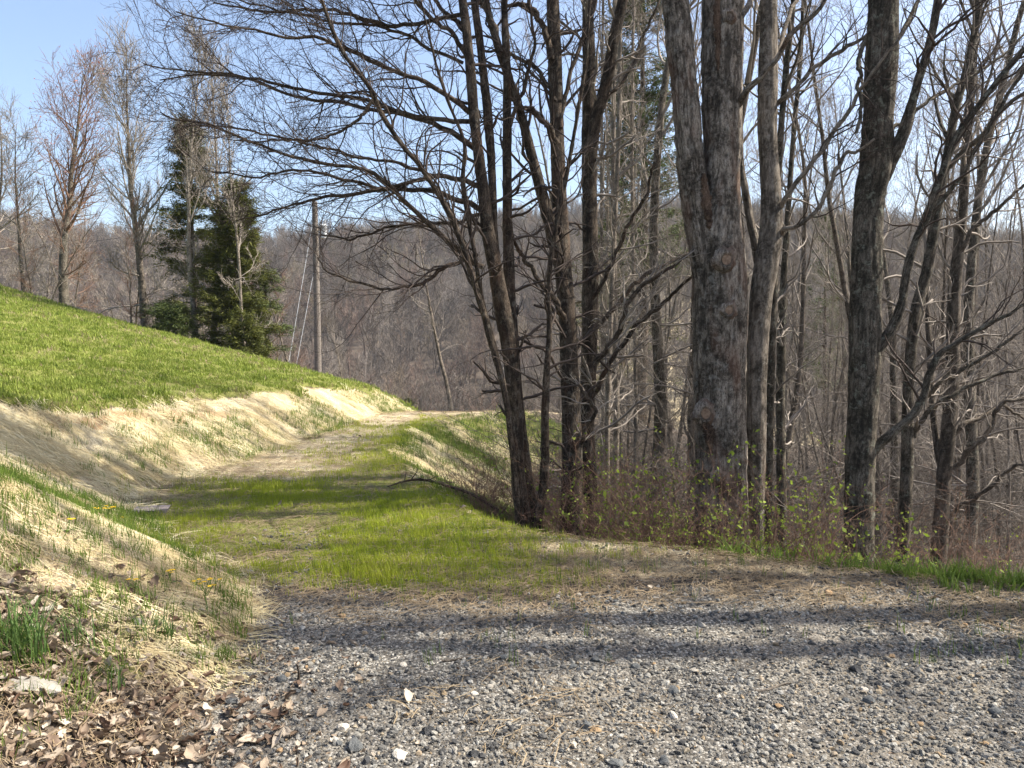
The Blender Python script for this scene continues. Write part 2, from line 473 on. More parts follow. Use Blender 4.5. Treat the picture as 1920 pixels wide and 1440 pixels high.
def scatter(name, protos, P, rot, scl, label=None, cat=None, parent=None):
    n = len(P)
    scl = np.asarray(scl, float)
    if scl.ndim == 1:
        scl = np.repeat(scl[:, None], 3, 1)
    me = bpy.data.meshes.new(name)
    me.vertices.add(n)
    me.vertices.foreach_set('co', np.ascontiguousarray(P, np.float32).ravel())
    for an, arr in (('rot', rot), ('scl', scl)):
        a = me.attributes.new(an, 'FLOAT_VECTOR', 'POINT')
        a.data.foreach_set('vector', np.ascontiguousarray(arr, np.float32).ravel())
    a = me.attributes.new('idx', 'INT', 'POINT')
    a.data.foreach_set('value', rng.integers(0, len(protos), n).astype(np.int32))
    o = link(name, me)
    g = bpy.data.node_groups.new(name, 'GeometryNodeTree')
    g.interface.new_socket('Geometry', in_out='INPUT', socket_type='NodeSocketGeometry')
    g.interface.new_socket('Geometry', in_out='OUTPUT', socket_type='NodeSocketGeometry')
    gi = g.nodes.new('NodeGroupInput'); go = g.nodes.new('NodeGroupOutput')
    ci = g.nodes.new('GeometryNodeCollectionInfo')
    ci.inputs['Collection'].default_value = proto_col(name + '_pieces', protos)
    ci.inputs['Separate Children'].default_value = True
    ci.inputs['Reset Children'].default_value = True
    ip = g.nodes.new('GeometryNodeInstanceOnPoints')
    ip.inputs['Pick Instance'].default_value = True
    def na(nm, ty):
        k = g.nodes.new('GeometryNodeInputNamedAttribute')
        k.data_type = ty
        k.inputs['Name'].default_value = nm
        return [s for s in k.outputs if s.enabled and s.name == 'Attribute'][0]
    er = g.nodes.new('FunctionNodeEulerToRotation')
    g.links.new(na('rot', 'FLOAT_VECTOR'), er.inputs[0])
    g.links.new(gi.outputs[0], ip.inputs['Points'])
    g.links.new(ci.outputs[0], ip.inputs['Instance'])
    g.links.new(na('idx', 'INT'), ip.inputs['Instance Index'])
    g.links.new(er.outputs[0], ip.inputs['Rotation'])
    g.links.new(na('scl', 'FLOAT_VECTOR'), ip.inputs['Scale'])
    g.links.new(ip.outputs[0], go.inputs[0])
    md = o.modifiers.new('pieces', 'NODES')
    md.node_group = g
    return tag(o, label, cat, kind='stuff')

def blades(n, L0, L1, wd, spread, lean, seg=2, r=None):
    """upright curved blades, one mesh"""
    r = r or np.random.default_rng(3)
    V, T = [], []
    for i in range(n):
        a = r.uniform(0, 2 * math.pi); rad = spread * math.sqrt(r.uniform())
        b = np.array([rad * math.cos(a), rad * math.sin(a), -0.01])
        d = r.uniform(0, 2 * math.pi)
        L = r.uniform(L0, L1); le = lean * r.uniform(0.2, 1)
        out = np.array([math.cos(d), math.sin(d), 0]); sd_ = np.array([-out[1], out[0], 0]) * wd * 0.5
        k0 = len(V)
        for s in range(seg + 1):
            t = s / seg
            c = b + out * L * le * t * t + np.array([0, 0, L * t * (1 - 0.35 * le * t)])
            if s < seg:
                V += [c - sd_ * (1 - 0.5 * t), c + sd_ * (1 - 0.5 * t)]
            else:
                V += [c]
        for s in range(seg - 1):
            a0 = k0 + 2 * s
            T += [(a0, a0 + 1, a0 + 3), (a0, a0 + 3, a0 + 2)]
        a0 = k0 + 2 * (seg - 1)
        T += [(a0, a0 + 1, a0 + 2)]
    return mesh_np('blades', np.array(V), np.array(T), smooth=False)

def strands(n, L0, L1, wd, spread, yaw, lift, r):
    V, T = [], []
    for i in range(n):
        p = np.array([r.uniform(-spread, spread), r.uniform(-spread, spread), r.uniform(0.002, lift)])
        a = r.normal(0, yaw)
        d = np.array([math.cos(a), math.sin(a), r.normal(0, 0.10)])
        s_ = np.array([-math.sin(a), math.cos(a), 0]) * wd * 0.5 * r.uniform(0.6, 1.4)
        L = r.uniform(L0, L1)
        bow = np.array([0, 0, r.uniform(-0.03, 0.08) * L]) + np.array([-math.sin(a), math.cos(a), 0]) * r.normal(0, 0.1) * L
        k = len(V)
        for t in (-0.5, 0.0, 0.5):
            c = p + d * L * t + bow * (1 - 4 * t * t)
            V += [c - s_, c + s_ + np.array([0, 0, wd * 0.4])]
        T += [(k, k + 1, k + 3), (k, k + 3, k + 2), (k + 2, k + 3, k + 5), (k + 2, k + 5, k + 4)]
    return mesh_np('strands', np.array(V), np.array(T), smooth=False)

def stone_mesh(r, flat=0.7, sub=1):
    import bmesh
    bm = bmesh.new()
    bmesh.ops.create_icosphere(bm, subdivisions=sub, radius=0.5)
    V = np.array([v.co[:] for v in bm.verts]); T = np.array([[v.index for v in f.verts] for f in bm.faces])
    bm.free()
    for _ in range(5):                                    # cut facets
        nrm = r.normal(0, 1, 3); nrm /= np.linalg.norm(nrm)
        dd = r.uniform(0.22, 0.4)
        ex = V @ nrm - dd
        V = V - np.maximum(ex, 0)[:, None] * nrm
    V = V * (1 + r.normal(0, 0.05, (len(V), 1)) + 0.25 * (vnoise(V * 5 + r.uniform(0, 50), 3.0)[:, None] - 0.5))
    V = V * np.array([1.0, r.uniform(0.6, 0.95), flat * r.uniform(0.6, 1.0)])
    return mesh_np('stone', V, T, smooth=False)

def dead_leaf(r, n=9):
    """curled, crumpled oval or lobed leaf, about 1 unit long"""
    t = np.linspace(0, 1, n)
    lob = r.uniform(0.0, 0.30)
    half = r.uniform(0.26, 0.4) * np.sin(math.pi * np.clip(t, 0.02, 0.985) ** 0.85) ** 0.8 * (1 + lob * np.cos(t * math.pi * 6 + r.uniform(0, 3)))
    half = half + 0.012
    curl, roll, tw = r.uniform(-1.0, 1.6), r.uniform(0.2, 2.4), r.normal(0, 0.7)
    ph = r.uniform(0, 6, 4)
    V, T = [], []
    W = (-1, -0.66, -0.33, 0, 0.33, 0.66, 1)
    m = len(W)
    for i, (a, h) in enumerate(zip(t, half)):
        zc = curl * 0.6 * (a - 0.5) ** 2
        ca, sa = math.cos(tw * (a - 0.5)), math.sin(tw * (a - 0.5))
        for s in W:
            al = roll * abs(s)
            y = math.copysign(h * (math.sin(al) / roll if roll > 0.05 else abs(s)), s)
            z = h * (1 - math.cos(al)) / roll
            z += 0.045 * math.sin(9 * a + 3 * s + ph[0]) + 0.03 * math.sin(17 * a - 7 * s + ph[1]) - 0.02 * (s == 0)
            V.append((a - 0.5 + 0.06 * math.sin(5 * s + ph[2]) * (abs(s) > 0.5), y * ca - z * sa, y * sa + z * ca + zc))
        if i:
            for j in range(m - 1):
                p = (i - 1) * m + j
                T.append((p, p + 1, p + m + 1, p + m))
    V = np.array(V)
    V[:, 2] -= V[:, 2].min()
    return mesh_np('leaf', V, np.array(T), smooth=True)

def sample(n, x0, x1, y0, y1, prob, bias=0.0):
    """points on the ground with probability prob(x, y, fields)"""
    x = rng.uniform(x0, x1, n)
    t = rng.uniform(0, 1, n)
    y = y0 * (y1 / y0) ** t if bias else y0 + (y1 - y0) * t
    f = fields(x, y)
    k = rng.uniform(0, 1, n) < prob(x, y, f)
    return np.stack([x[k], y[k], f['z'][k]], -1), {a: b[k] for a, b in f.items()}

def gnormal(P):
    e = 0.06
    zx = (zg(P[:, 0] + e, P[:, 1]) - zg(P[:, 0] - e, P[:, 1])) / (2 * e)
    zy = (zg(P[:, 0], P[:, 1] + e) - zg(P[:, 0], P[:, 1] - e)) / (2 * e)
    n = np.stack([-zx, -zy, np.ones(len(P))], -1)
    return n / np.linalg.norm(n, axis=1, keepdims=True)

def align_euler(nrm, d):
    d = d - (d * nrm).sum(1, keepdims=True) * nrm
    d /= np.linalg.norm(d, axis=1, keepdims=True) + 1e-9
    yv = np.cross(nrm, d)
    return np.stack([np.arctan2(yv[:, 2], nrm[:, 2]), np.arcsin(np.clip(-d[:, 2], -1, 1)), np.arctan2(d[:, 1], d[:, 0])], -1)

def in_view(x, y, pad=0.08):
    return (np.abs(x) / np.maximum(y, 0.1) < 0.666 + pad) | (np.abs(x) < 1.5)

r0 = np.random.default_rng(5)
M['turf'] = leafy('turf_green', [(0.0, (0.085, 0.13, 0.018)), (0.35, (0.19, 0.245, 0.035)), (0.65, (0.29, 0.325, 0.07)), (1.0, (0.50, 0.44, 0.22))], 0.35, 'mix', 2.6)
M['sown'] = leafy('sown_grass', [(0.0, (0.20, 0.26, 0.022)), (0.5, (0.35, 0.40, 0.036)), (1.0, (0.48, 0.46, 0.08))], 0.45, 'mix', 1.8)
M['deepgrass'] = leafy('deep_green_grass', [(0.0, (0.09, 0.15, 0.022)), (1.0, (0.21, 0.29, 0.05))], 0.4, 'mix', 2.0)
M['straw'] = leafy('straw_strand', [(0.0, (0.29, 0.215, 0.105)), (0.3, (0.48, 0.39, 0.21)), (0.65, (0.62, 0.545, 0.34)), (1.0, (0.73, 0.68, 0.49))], 0.15, 'mix', 2.2)
M['deadgrass'] = leafy('dead_grass', [(0.0, (0.19, 0.135, 0.08)), (1.0, (0.40, 0.315, 0.195))], 0.2, 'mix', 2.0)
M['litter'] = leafy('dead_leaf_brown', [(0.0, (0.11, 0.065, 0.043)), (0.3, (0.20, 0.145, 0.10)), (0.65, (0.34, 0.27, 0.195)), (1.0, (0.52, 0.45, 0.36))], 0.12)

m, nt = newmat('crushed_stone')
M['stone'] = m
oi = nd(nt, 'ShaderNodeObjectInfo').outputs['Random']
co = nd(nt, 'ShaderNodeTexCoord').outputs['Object']
base = ramp(nt, oi, [(0.0, (0.07, 0.068, 0.066)), (0.25, (0.14, 0.133, 0.123)), (0.45, (0.25, 0.235, 0.21)), (0.62, (0.34, 0.315, 0.27)), (0.8, (0.43, 0.40, 0.345)), (0.9, (0.56, 0.53, 0.47)), (0.95, (0.36, 0.25, 0.14)), (1.0, (0.55, 0.46, 0.33))])
sp = noise(nt, co, 4.0, 5, 0.7)
base = mix(nt, 1.0, base, ramp(nt, sp, [(0.3, (0.6, 0.6, 0.6)), (0.7, (1.15, 1.15, 1.15))]), 'MULTIPLY')
base = mix(nt, 1.0, base, (0.76, 0.77, 0.765), 'MULTIPLY')
finish(nt, base, 0.85, sp, 0.4, 0.1, 0.3)

# turf on the hillside
tufts = [proto('turf_%d' % i, blades(16, 0.03, 0.075, 0.009, 0.08, 0.9, 2, r0), M['turf']) for i in range(4)]
P, f = sample(150000, -30, -1, 5.0, 36, lambda x, y, f: masks(x, y, f)[6] * in_view(x, y) * np.clip(1.25 - y / 45, 0.35, 1) * (0.25 + 0.75 * sstep(-0.22, 0.0, f['n'] + 0.4 * f['n2'])), 1)
print('turf', len(P))
n = len(P)
sc_ = rng.uniform(0.6, 1.4, n) * (0.8 + P[:, 1] / 32) * (0.45 + 1.1 * fbm2(P[:, 0], P[:, 1], 2.6, 3, 17.0))
scatter('hillside_turf', tufts, P, np.stack([rng.normal(0, 0.15, n), rng.normal(0, 0.15, n), rng.uniform(0, 6.28, n)], -1), sc_, 'short green turf covering the hillside above the cut bank', 'grass')
dead = [proto('dead_tuft_%d' % i, blades(10, 0.04, 0.10, 0.007, 0.08, 0.9, 2, r0), M['deadgrass']) for i in range(3)]
P, f = sample(16000, -30, -1, 5.0, 36, lambda x, y, f: masks(x, y, f)[6] * in_view(x, y) * (0.08 + 0.8 * sstep(0.02, -0.2, f['n'] + 0.4 * f['n2']) + 0.9 * (f['sod'] < 0.12)), 1)
n = len(P)
scatter('dead_grass_in_turf', dead, P, np.stack([rng.normal(0, 0.3, n), rng.normal(0, 0.3, n), rng.uniform(0, 6.28, n)], -1), rng.uniform(0.6, 1.3, n) * (0.8 + P[:, 1] / 32), 'dead tan grass showing through the hillside turf', 'grass')
# sown grass on the track
tufts = [proto('sown_%d' % i, blades(14, 0.035, 0.10, 0.0042, 0.065, 0.5, 2, r0), M['sown']) for i in range(4)]
def p_sown(x, y, f):
    mk = masks(x, y, f)
    return np.clip(np.maximum(mk[3], 0) * (0.06 + 0.80 * sstep(-0.18, 0.18, f['n'] + 0.6 * f['n2'])) * (1 - 0.5 * mk[0]), 0, 1)
P, f = sample(60000, -5.2, 1.4, 4.5, 19, p_sown, 1)
n = len(P)
print('sown', n)
scatter('sown_grass', tufts, P, np.stack([rng.normal(0, 0.1, n), rng.normal(0, 0.1, n), rng.uniform(0, 6.28, n)], -1), rng.uniform(0.4, 1.15, n) * (0.6 + 0.8 * fbm2(P[:, 0], P[:, 1], 1.7, 2, 9.0)), 'thin yellow-green sown grass across the track', 'grass')
# green on the bank foot, the fill slope and in the straw
tufts = [proto('bank_%d' % i, blades(12, 0.07, 0.17, 0.006, 0.07, 0.6, 2, r0), M['deepgrass']) for i in range(4)]
def p_bank(x, y, f):
    mk = masks(x, y, f)
    nose = np.where((f['dT'] > 0) & (y > 2.5) & (y < 6.3) & (x > -5) & (f['dT'] > 0.35 * (y < 3.6)), 0.25 + 0.45 * sstep(3.2, 3.9, y), 0)
    low = np.where((f['dT'] > 0) & (f['sod'] < 0) & (y > 6), 0.22 * sstep(-0.1, 0.2, f['n'] + 0.3 * f['n2']), 0)
    return np.clip(np.maximum.reduce([mk[5] * sstep(-0.12, 0.12, f['n']), mk[4] * sstep(-0.28, 0.0, f['n'] + 0.3 * f['n2']), nose * (0.3 + 0.7 * sstep(-0.2, 0.1, f['n'] + 0.5 * f['n2'])), low]), 0, 1)
P, f = sample(80000, -9, 2.5, 2.5, 21, p_bank, 1)
n = len(P)
print('bank', n)
scatter('bank_grass', tufts, P, np.stack([rng.normal(0, 0.15, n), rng.normal(0, 0.15, n), rng.uniform(0, 6.28, n)], -1), rng.uniform(0.5, 1.2, n) * np.where(P[:, 1] < 6.2, 0.72, 1.0), 'deep green grass sprouting through the straw at the foot of the bank', 'grass')
# sparse blades in gravel and straw on the near pad, coarse verge grass to the right
P, f = sample(3600, -1.6, 3.6, 3.8, 6.9, lambda x, y, f: np.where((f['dT'] < 0) & (f['dE'] < 0.1), 0.22 * sstep(0, 0.2, f['n']) + 0.05, 0))
n = len(P)
scatter('stray_grass_blades', [proto('stray_%d' % i, blades(5, 0.05, 0.16, 0.004, 0.03, 0.4, 2, r0), M['deepgrass']) for i in range(3)], P, np.stack([rng.normal(0, 0.1, n), rng.normal(0, 0.1, n), rng.uniform(0, 6.28, n)], -1), rng.uniform(0.6, 1.2, n), 'stray thin grass blades in the straw on the gravel pad', 'grass')
P, f = sample(9000, 1.5, 6.0, 3.6, 7.5, lambda x, y, f: np.exp(-((f['dE'] - 0.12) / 0.22) ** 2) * sstep(2.2, 3.1, x + 0.5 * f['n']) + 0.25 * np.exp(-((f['dE'] - 0.1) / 0.1) ** 2))
n = len(P)
scatter('verge_grass', [proto('verge_%d' % i, blades(9, 0.08, 0.24, 0.010, 0.05, 0.8, 3, r0), M['deepgrass']) for i in range(4)], P, np.stack([rng.normal(0, 0.2, n), rng.normal(0, 0.2, n), rng.uniform(0, 6.28, n)], -1), rng.uniform(0.5, 1.0, n), 'bright coarse grass along the outer edge of the gravel', 'grass')
# straw
sm = [proto('straw_%d' % i, strands(15, 0.08, 0.30, 0.004, 0.13, 0.55, 0.03, r0), M['straw']) for i in range(5)]
P, f = sample(42000, -9, 2, 3.3, 21, lambda x, y, f: np.where(f['dT'] > -0.15, masks(x, y, f)[2], 0) * (1 - 0.7 * np.exp(-((f['sod'] + 0.07) / 0.07) ** 2)) * np.where(y < 6.2, 0.75, 1.0) * in_view(x, y) * (0.12 + 0.75 * sstep(-0.3, 0.15, f['n2'] + 0.5 * f['n'])) + 0.8 * masks(x, y, f)[4] * sstep(0.1, -0.15, f['n']), 1)
n = len(P)
print('straw bank', n)
nm = gnormal(P)
dn = np.stack([nm[:, 0], nm[:, 1], np.zeros(n)], -1) + rng.normal(0, 0.22, (n, 3)) * [1, 1, 0]
scatter('straw_mulch', sm, P + nm * 0.004, align_euler(nm, dn), rng.uniform(0.7, 1.3, n) * np.where(P[:, 1] < 6.2, 0.62, 1.0), 'pale straw laid down the cut bank', 'straw')
sm2 = [proto('loose_straw_%d' % i, strands(12, 0.04, 0.18, 0.003, 0.13, 2.0, 0.018, r0), M['deadgrass']) for i in range(5)]
def p_loose(x, y, f):
    mk = masks(x, y, f)
    pad = np.where((f['dT'] <= 0.3) & (f['dE'] < 0.15), 1, 0)
    litt = np.where((f['dT'] > 0) & (f['dT'] < 2) & (y < 4.6), 0.25, 0)
    return litt + pad * (0.7 * sstep(4.0, 5.5, y + 1.6 * f['n'] + 0.5 * f['n2']) + 0.09 * sstep(0.0, 0.25, f['n'] + 0.4 * f['n2'])) * (1 - 0.5 * mk[3]) * (1 - 0.4 * sstep(9, 14, y))
P, f = sample(36000, -5, 4.5, 2.4, 20, p_loose, 1)
n = len(P)
print('loose straw', n)
nm = gnormal(P)
scatter('loose_straw', sm2, P + nm * 0.004, align_euler(nm, rng.normal(0, 1, (n, 3))), rng.uniform(0.6, 1.25, n), 'loose brown straw strewn over the track and gravel pad', 'straw')
# gravel
peb = [proto('pebble_%d' % i, stone_mesh(r0, 0.75), M['stone']) for i in range(6)]
P, f = sample(240000, -2.2, 5.2, 1.9, 6.8, lambda x, y, f: np.clip(masks(x, y, f)[0] * (0.28 + 0.72 * sstep(-0.22, 0.08, f['n'] + 0.5 * f['n2'])) * np.clip(1.6 - y / 5.5, 0.3, 1) + 0.25 * ((f['dT'] < 0.1) & (f['dE'] < 0)), 0, 1) * in_view(x, y, 0.15), 1)
n = len(P)
print('pebbles', n)
ps = np.clip(0.0092 * np.exp(rng.normal(0, 0.62, n)), 0.004, 0.04) * (0.9 + P[:, 1] * 0.06)
scatter('gravel', peb, P + np.stack([0 * ps, 0 * ps, ps * 0.12], -1), rng.uniform(0, 6.28, (n, 3)) * [0.1, 0.1, 1], ps, 'crushed grey and white gravel covering the near pad', 'gravel')

# ------------------------------------------------------------------ bare trees
def tubes(P, R, sides, cap=False, disp=None):
    """P (N,n,3), R (N,n) -> verts, quads, straightened bark coordinates"""
    N, n, _ = P.shape
    T = np.gradient(P, axis=1)
    T /= np.linalg.norm(T, axis=2, keepdims=True) + 1e-12
    mean = np.abs(P[:, -1] - P[:, 0])
    ref = np.eye(3)[np.argmin(mean, axis=1)][:, None, :]
    U = np.cross(T, ref); U /= np.linalg.norm(U, axis=2, keepdims=True) + 1e-12
    W = np.cross(T, U)
    a = np.arange(sides) / sides * 2 * math.pi
    ca, sa = np.cos(a), np.sin(a)
    arc = np.concatenate([np.zeros((N, 1)), np.cumsum(np.linalg.norm(np.diff(P, axis=1), axis=2), 1)], 1)
    off = rng.uniform(0, 20, N)
    bk = np.stack(np.broadcast_arrays(ca * R[..., None], sa * R[..., None], (arc + off[:, None])[..., None]), -1)
    RR = np.broadcast_to(R[..., None], (N, n, sides))
    fur = np.zeros(RR.shape)
    if disp is not None:
        dd_, fur = disp(bk)
        RR = RR + dd_
    V = P[:, :, None, :] + RR[..., None] * (ca[:, None] * U[:, :, None, :] + sa[:, None] * W[:, :, None, :])
    idx = np.arange(N * n * sides).reshape(N, n, sides)
    nxt = np.roll(idx, -1, axis=2)
    Fq = np.stack([idx[:, :-1], nxt[:, :-1], nxt[:, 1:], idx[:, 1:]], -1).reshape(-1, 4)
    return V.reshape(-1, 3), Fq, np.concatenate([bk.reshape(-1, 3), fur.reshape(-1, 1)], 1)

def tube_mesh(name, batches, base=(0, 0, 0), disp=None):
    V, Fq, B, k = [], [], [], 0
    for (P, R, s) in batches:
        v, q, b = tubes(P, R, s, disp=disp)
        V.append(v); Fq.append(q + k); B.append(b)
        k += len(v)
    V = np.concatenate(V) - np.asarray(base)
    return mesh_np(name, V, np.concatenate(Fq), {'bk': ('FLOAT_VECTOR', np.concatenate(B)[:, :3]), **({'fur': ('FLOAT', np.concatenate(B)[:, 3])} if disp is not None else {})})

def resample(pts, rad, n):
    """Catmull-Rom through the points, n samples evenly by length"""
    p = np.asarray(pts, float); r = np.asarray(rad, float)
    if len(p) > 2:
        q = np.vstack([2 * p[0] - p[1], p, 2 * p[-1] - p[-2]])
        out, ro = [], []
        for i in range(1, len(q) - 2):
            t = np.linspace(0, 1, 12, endpoint=False)[:, None]
            a, b, c, d = q[i - 1], q[i], q[i + 1], q[i + 2]
            out.append(0.5 * (2 * b + (c - a) * t + (2 * a - 5 * b + 4 * c - d) * t ** 2 + (3 * b - a - 3 * c + d) * t ** 3))
            ro.append(r[i - 1] + (r[i] - r[i - 1]) * t[:, 0])
        p = np.vstack(out + [p[-1:]]); r = np.concatenate(ro + [r[-1:]])
    s = np.concatenate([[0], np.cumsum(np.linalg.norm(np.diff(p, axis=0), axis=1))])
    u = np.linspace(0, s[-1], n)
    return np.stack([np.interp(u, s, p[:, i]) for i in range(3)], -1), np.interp(u, s, r), s[-1]

def unit(v):
    return v / (np.linalg.norm(v, axis=-1, keepdims=True) + 1e-12)

def grow(P, R, k, t0, t1, ang, L, nseg=5, wander=0.18, up=0.08, rr=0.55, rmin=0.002, lpar=0.0, flat=0.0, g=None):
    """k children on every parent; L range of lengths; lpar: shorten towards the parent's tip"""
    g = g or rng
    N, n, _ = P.shape
    idx = np.repeat(np.arange(N), k)
    m_ = len(idx)
    t = np.clip((np.tile((np.arange(k) + 0.5) / k, N) + g.uniform(-0.5, 0.5, m_) / k), 0, 1)
    t = t0 + (t1 - t0) * t
    fi = t * (n - 1); i0 = np.minimum(fi.astype(int), n - 2); fr = (fi - i0)[:, None]
    pos = P[idx, i0] * (1 - fr) + P[idx, i0 + 1] * fr
    tan = unit(P[idx, i0 + 1] - P[idx, i0])
    rad = R[idx, i0] * (1 - fr[:, 0]) + R[idx, i0 + 1] * fr[:, 0]
    rv = g.normal(0, 1, (m_, 3))
    rv[:, 2] *= (1 - flat)
    perp = unit(rv - (rv * tan).sum(1, keepdims=True) * tan)
    a = np.radians(g.normal(ang, ang * 0.22, m_))[:, None]
    d = unit(np.cos(a) * tan + np.sin(a) * perp)
    ln = g.uniform(L[0], L[1], m_) * (1 - lpar * t)
    out = np.empty((m_, nseg + 1, 3)); out[:, 0] = pos
    for s in range(nseg):
        d = unit(d + wander * g.normal(0, 1, (m_, 3)) + np.array([0, 0, up]))
        out[:, s + 1] = out[:, s] + d * (ln / nseg)[:, None]
    r_ = np.maximum(rad * rr * g.uniform(0.7, 1.1, m_), rmin)
    tp = np.linspace(1, 0.28, nseg + 1)
    RR = np.maximum(r_[:, None] * tp, rmin * 0.6)
    return out, RR

def bare_tree(g, h, r, nl, cs, L, ang=42, up=0.10, levels=3, tw=(7, 5), wander=0.02, rmin=0.004, sides=(9, 5, 3, 3), lower=0, lean=(0, 0), seg=14, lpar=0.55):
    """trunk polyline + limbs + two orders of twigs, base at the origin"""
    n = seg
    d = np.array([lean[0], lean[1], 1.0]); p = np.array([0, 0, -0.3])
    pts = [p]
    dd = d / np.linalg.norm(d)
    for i in range(n):
        dd = unit(dd + g.normal(0, wander * 2.0, 3) * [1, 1, 0.2] + np.array([0, 0, 0.03]))
        p = p + dd * (h + 0.3) / n
        pts.append(p)
    tt = np.linspace(0, 1, n + 1)
    rad = r * (1 - 0.93 * tt ** 0.9) + 0.35 * r * np.exp(-tt * 28)
    TP, TR, _ = resample(pts, rad, 26)
    TP, TR = TP[None], TR[None]
    l1 = grow(TP, TR, nl, cs, 0.98, ang, L, 7, 0.12, up, 0.5, rmin * 1.5, lpar, 0.3, g)
    if lower:
        l1b = grow(TP, TR, lower, 0.12, cs, 65, (L[0] * 0.4, L[1] * 0.6), 7, 0.2, 0.02, 0.28, rmin * 1.3, 0, 0.5, g)
        l1 = (np.concatenate([l1[0], l1b[0]]), np.concatenate([l1[1], l1b[1]]))
    l2 = grow(l1[0], l1[1], tw[0], 0.2, 0.98, 38, (L[0] * 0.25, L[1] * 0.45), 5, 0.15, up, 0.55, rmin, 0.45, 0.2, g)
    b = [(l1[0], l1[1], sides[1]), (l2[0], l2[1], sides[2])]
    if levels > 2:
        l3 = grow(l2[0], l2[1], tw[1], 0.25, 1.0, 38, (L[0] * 0.1, L[1] * 0.24), 3, 0.2, up, 0.6, rmin * 0.8, 0.4, 0.0, g)
        b.append((l3[0], l3[1], sides[3]))
    return (TP, TR, sides[0]), b

def plant(name, label, cat, group, loc, trunk, crown, mt, mc, rz=0.0, extra=None):
    e = empty(name, loc, label, cat, group, rz)
    link('trunk', tube_mesh('trunk', [trunk]), mt, e)
    link('crown', tube_mesh('crown', crown), mc, e)
    return e

# ------------------------------------------------------------------ far wood on the hill
g = np.random.default_rng(21)
fp = []
def far_mat(name, stops):
    m, nt = newmat(name)
    oi_ = nd(nt, 'ShaderNodeObjectInfo')
    a_ = noise(nt, oi_.outputs['Location'], 0.035, 3, 0.6)
    fac = math_n(nt, 'ADD', math_n(nt, 'MULTIPLY', oi_.outputs['Random'], 0.6), math_n(nt, 'MULTIPLY', math_n(nt, 'SUBTRACT', a_, 0.3), 0.9), True)
    finish(nt, ramp(nt, fac, stops), 0.9)
    return m
M['far_twig'] = far_mat('far_wood_grey_brown', [(0.0, (0.07, 0.057, 0.047)), (0.4, (0.125, 0.103, 0.085)), (0.75, (0.20, 0.17, 0.142)), (1.0, (0.30, 0.27, 0.23))])
M['far_twig_b'] = far_mat('far_wood_budding', [(0.0, (0.11, 0.077, 0.06)), (0.5, (0.17, 0.122, 0.097)), (0.85, (0.22, 0.185, 0.12)), (1.0, (0.20, 0.205, 0.10))])
for i in range(7):
    t, c = bare_tree(g, g.uniform(8.5, 11.5), 0.17, 15, 0.38, (2.4, 4.2), 46, 0.10, 2, (6, 3), 0.03, 0.034, (5, 3, 3, 3), 3, lpar=0.2)
    c3 = grow(c[1][0], c[1][1], 3, 0.3, 1.0, 36, (0.6, 1.3), 2, 0.2, 0.12, 0.7, 0.026, 0.3, 0, g)
    fp.append(proto('far_tree_%d' % i, tube_mesh('far_tree', [t] + c + [(c3[0], c3[1], 3)]), M['far_twig_b'] if i % 3 == 1 else M['far_twig']))
NF = 12500
x = rng.uniform(-330, 330, NF); y = 48 + 290 * rng.uniform(0, 1, NF) ** 0.75
ok = (np.abs(x) < 0.78 * y + 14) & ~((y < 62) & (x > 3))
ok &= ~((y < 60) & (x < -10))
x, y = x[ok], y[ok]
print('far trees', len(x))
P = np.stack([x, y, zg(x, y) - 0.2], -1)
n = len(P)
scatter('far_wood', fp, P, np.stack([rng.normal(0, 0.04, n), rng.normal(0, 0.04, n), rng.uniform(0, 6.28, n)], -1), rng.uniform(0.7, 1.2, n) * (0.75 + 0.25 * sstep(60, 140, y)), 'bare grey-brown wood covering the far hill', 'wood')

# ------------------------------------------------------------------ traced trees by the gravel
def stem(pts, Y, dY=0.0, ext=0.0, ground=True, n=None, flare=1.3, exdir=None):
    """pts: (pixel x, pixel y, pixel width); Y: distance of the foot, dY: change of distance at the end"""
    W, R = [], []
    m_ = len(pts)
    for i, (a, b, wd) in enumerate(pts):
        YY = Y + dY * i / max(1, m_ - 1)
        W.append(px(a, b, YY)); R.append(wd * 0.47 / F * YY)
    W = np.array(W); R = np.array(R)
    if ground:
        foot = W[0].copy()
        z = zg1(foot[0], foot[1])
        foot[2] = min(z - 0.25, foot[2] - 0.2)
        W = np.vstack([foot, W]); R = np.concatenate([[R[0] * flare], R])
    if ext:
        d = unit(W[-1] - W[-2]); p = W[-1]; r = R[-1]
        k = 7
        for i in range(k):
            d = unit(d + rng.normal(0, 0.06, 3) + np.array([0, 0, 0.10]))
            p = p + d * ext / k
            W = np.vstack([W, p]); R = np.append(R, max(0.006, r * (1 - 0.92 * (i + 1) / k)))
    Lg = np.linalg.norm(np.diff(W, axis=0), axis=1).sum()
    n = n or int(max(16, Lg / 0.07))
    P, RR, L = resample(W, R, n)
    return P, RR

def limb(pts, Y, dY=0.0, ext=0.0, n=34):
    P, R = stem(pts, Y, dY, ext, False, n)
    k = np.linspace(0, 1, n)[:, None]
    q = np.cumsum(rng.normal(0, 1, (n, 3)), 0)
    q = q - q[:1] - (q[-1:] - q[:1]) * k
    return P + q * 0.011, R

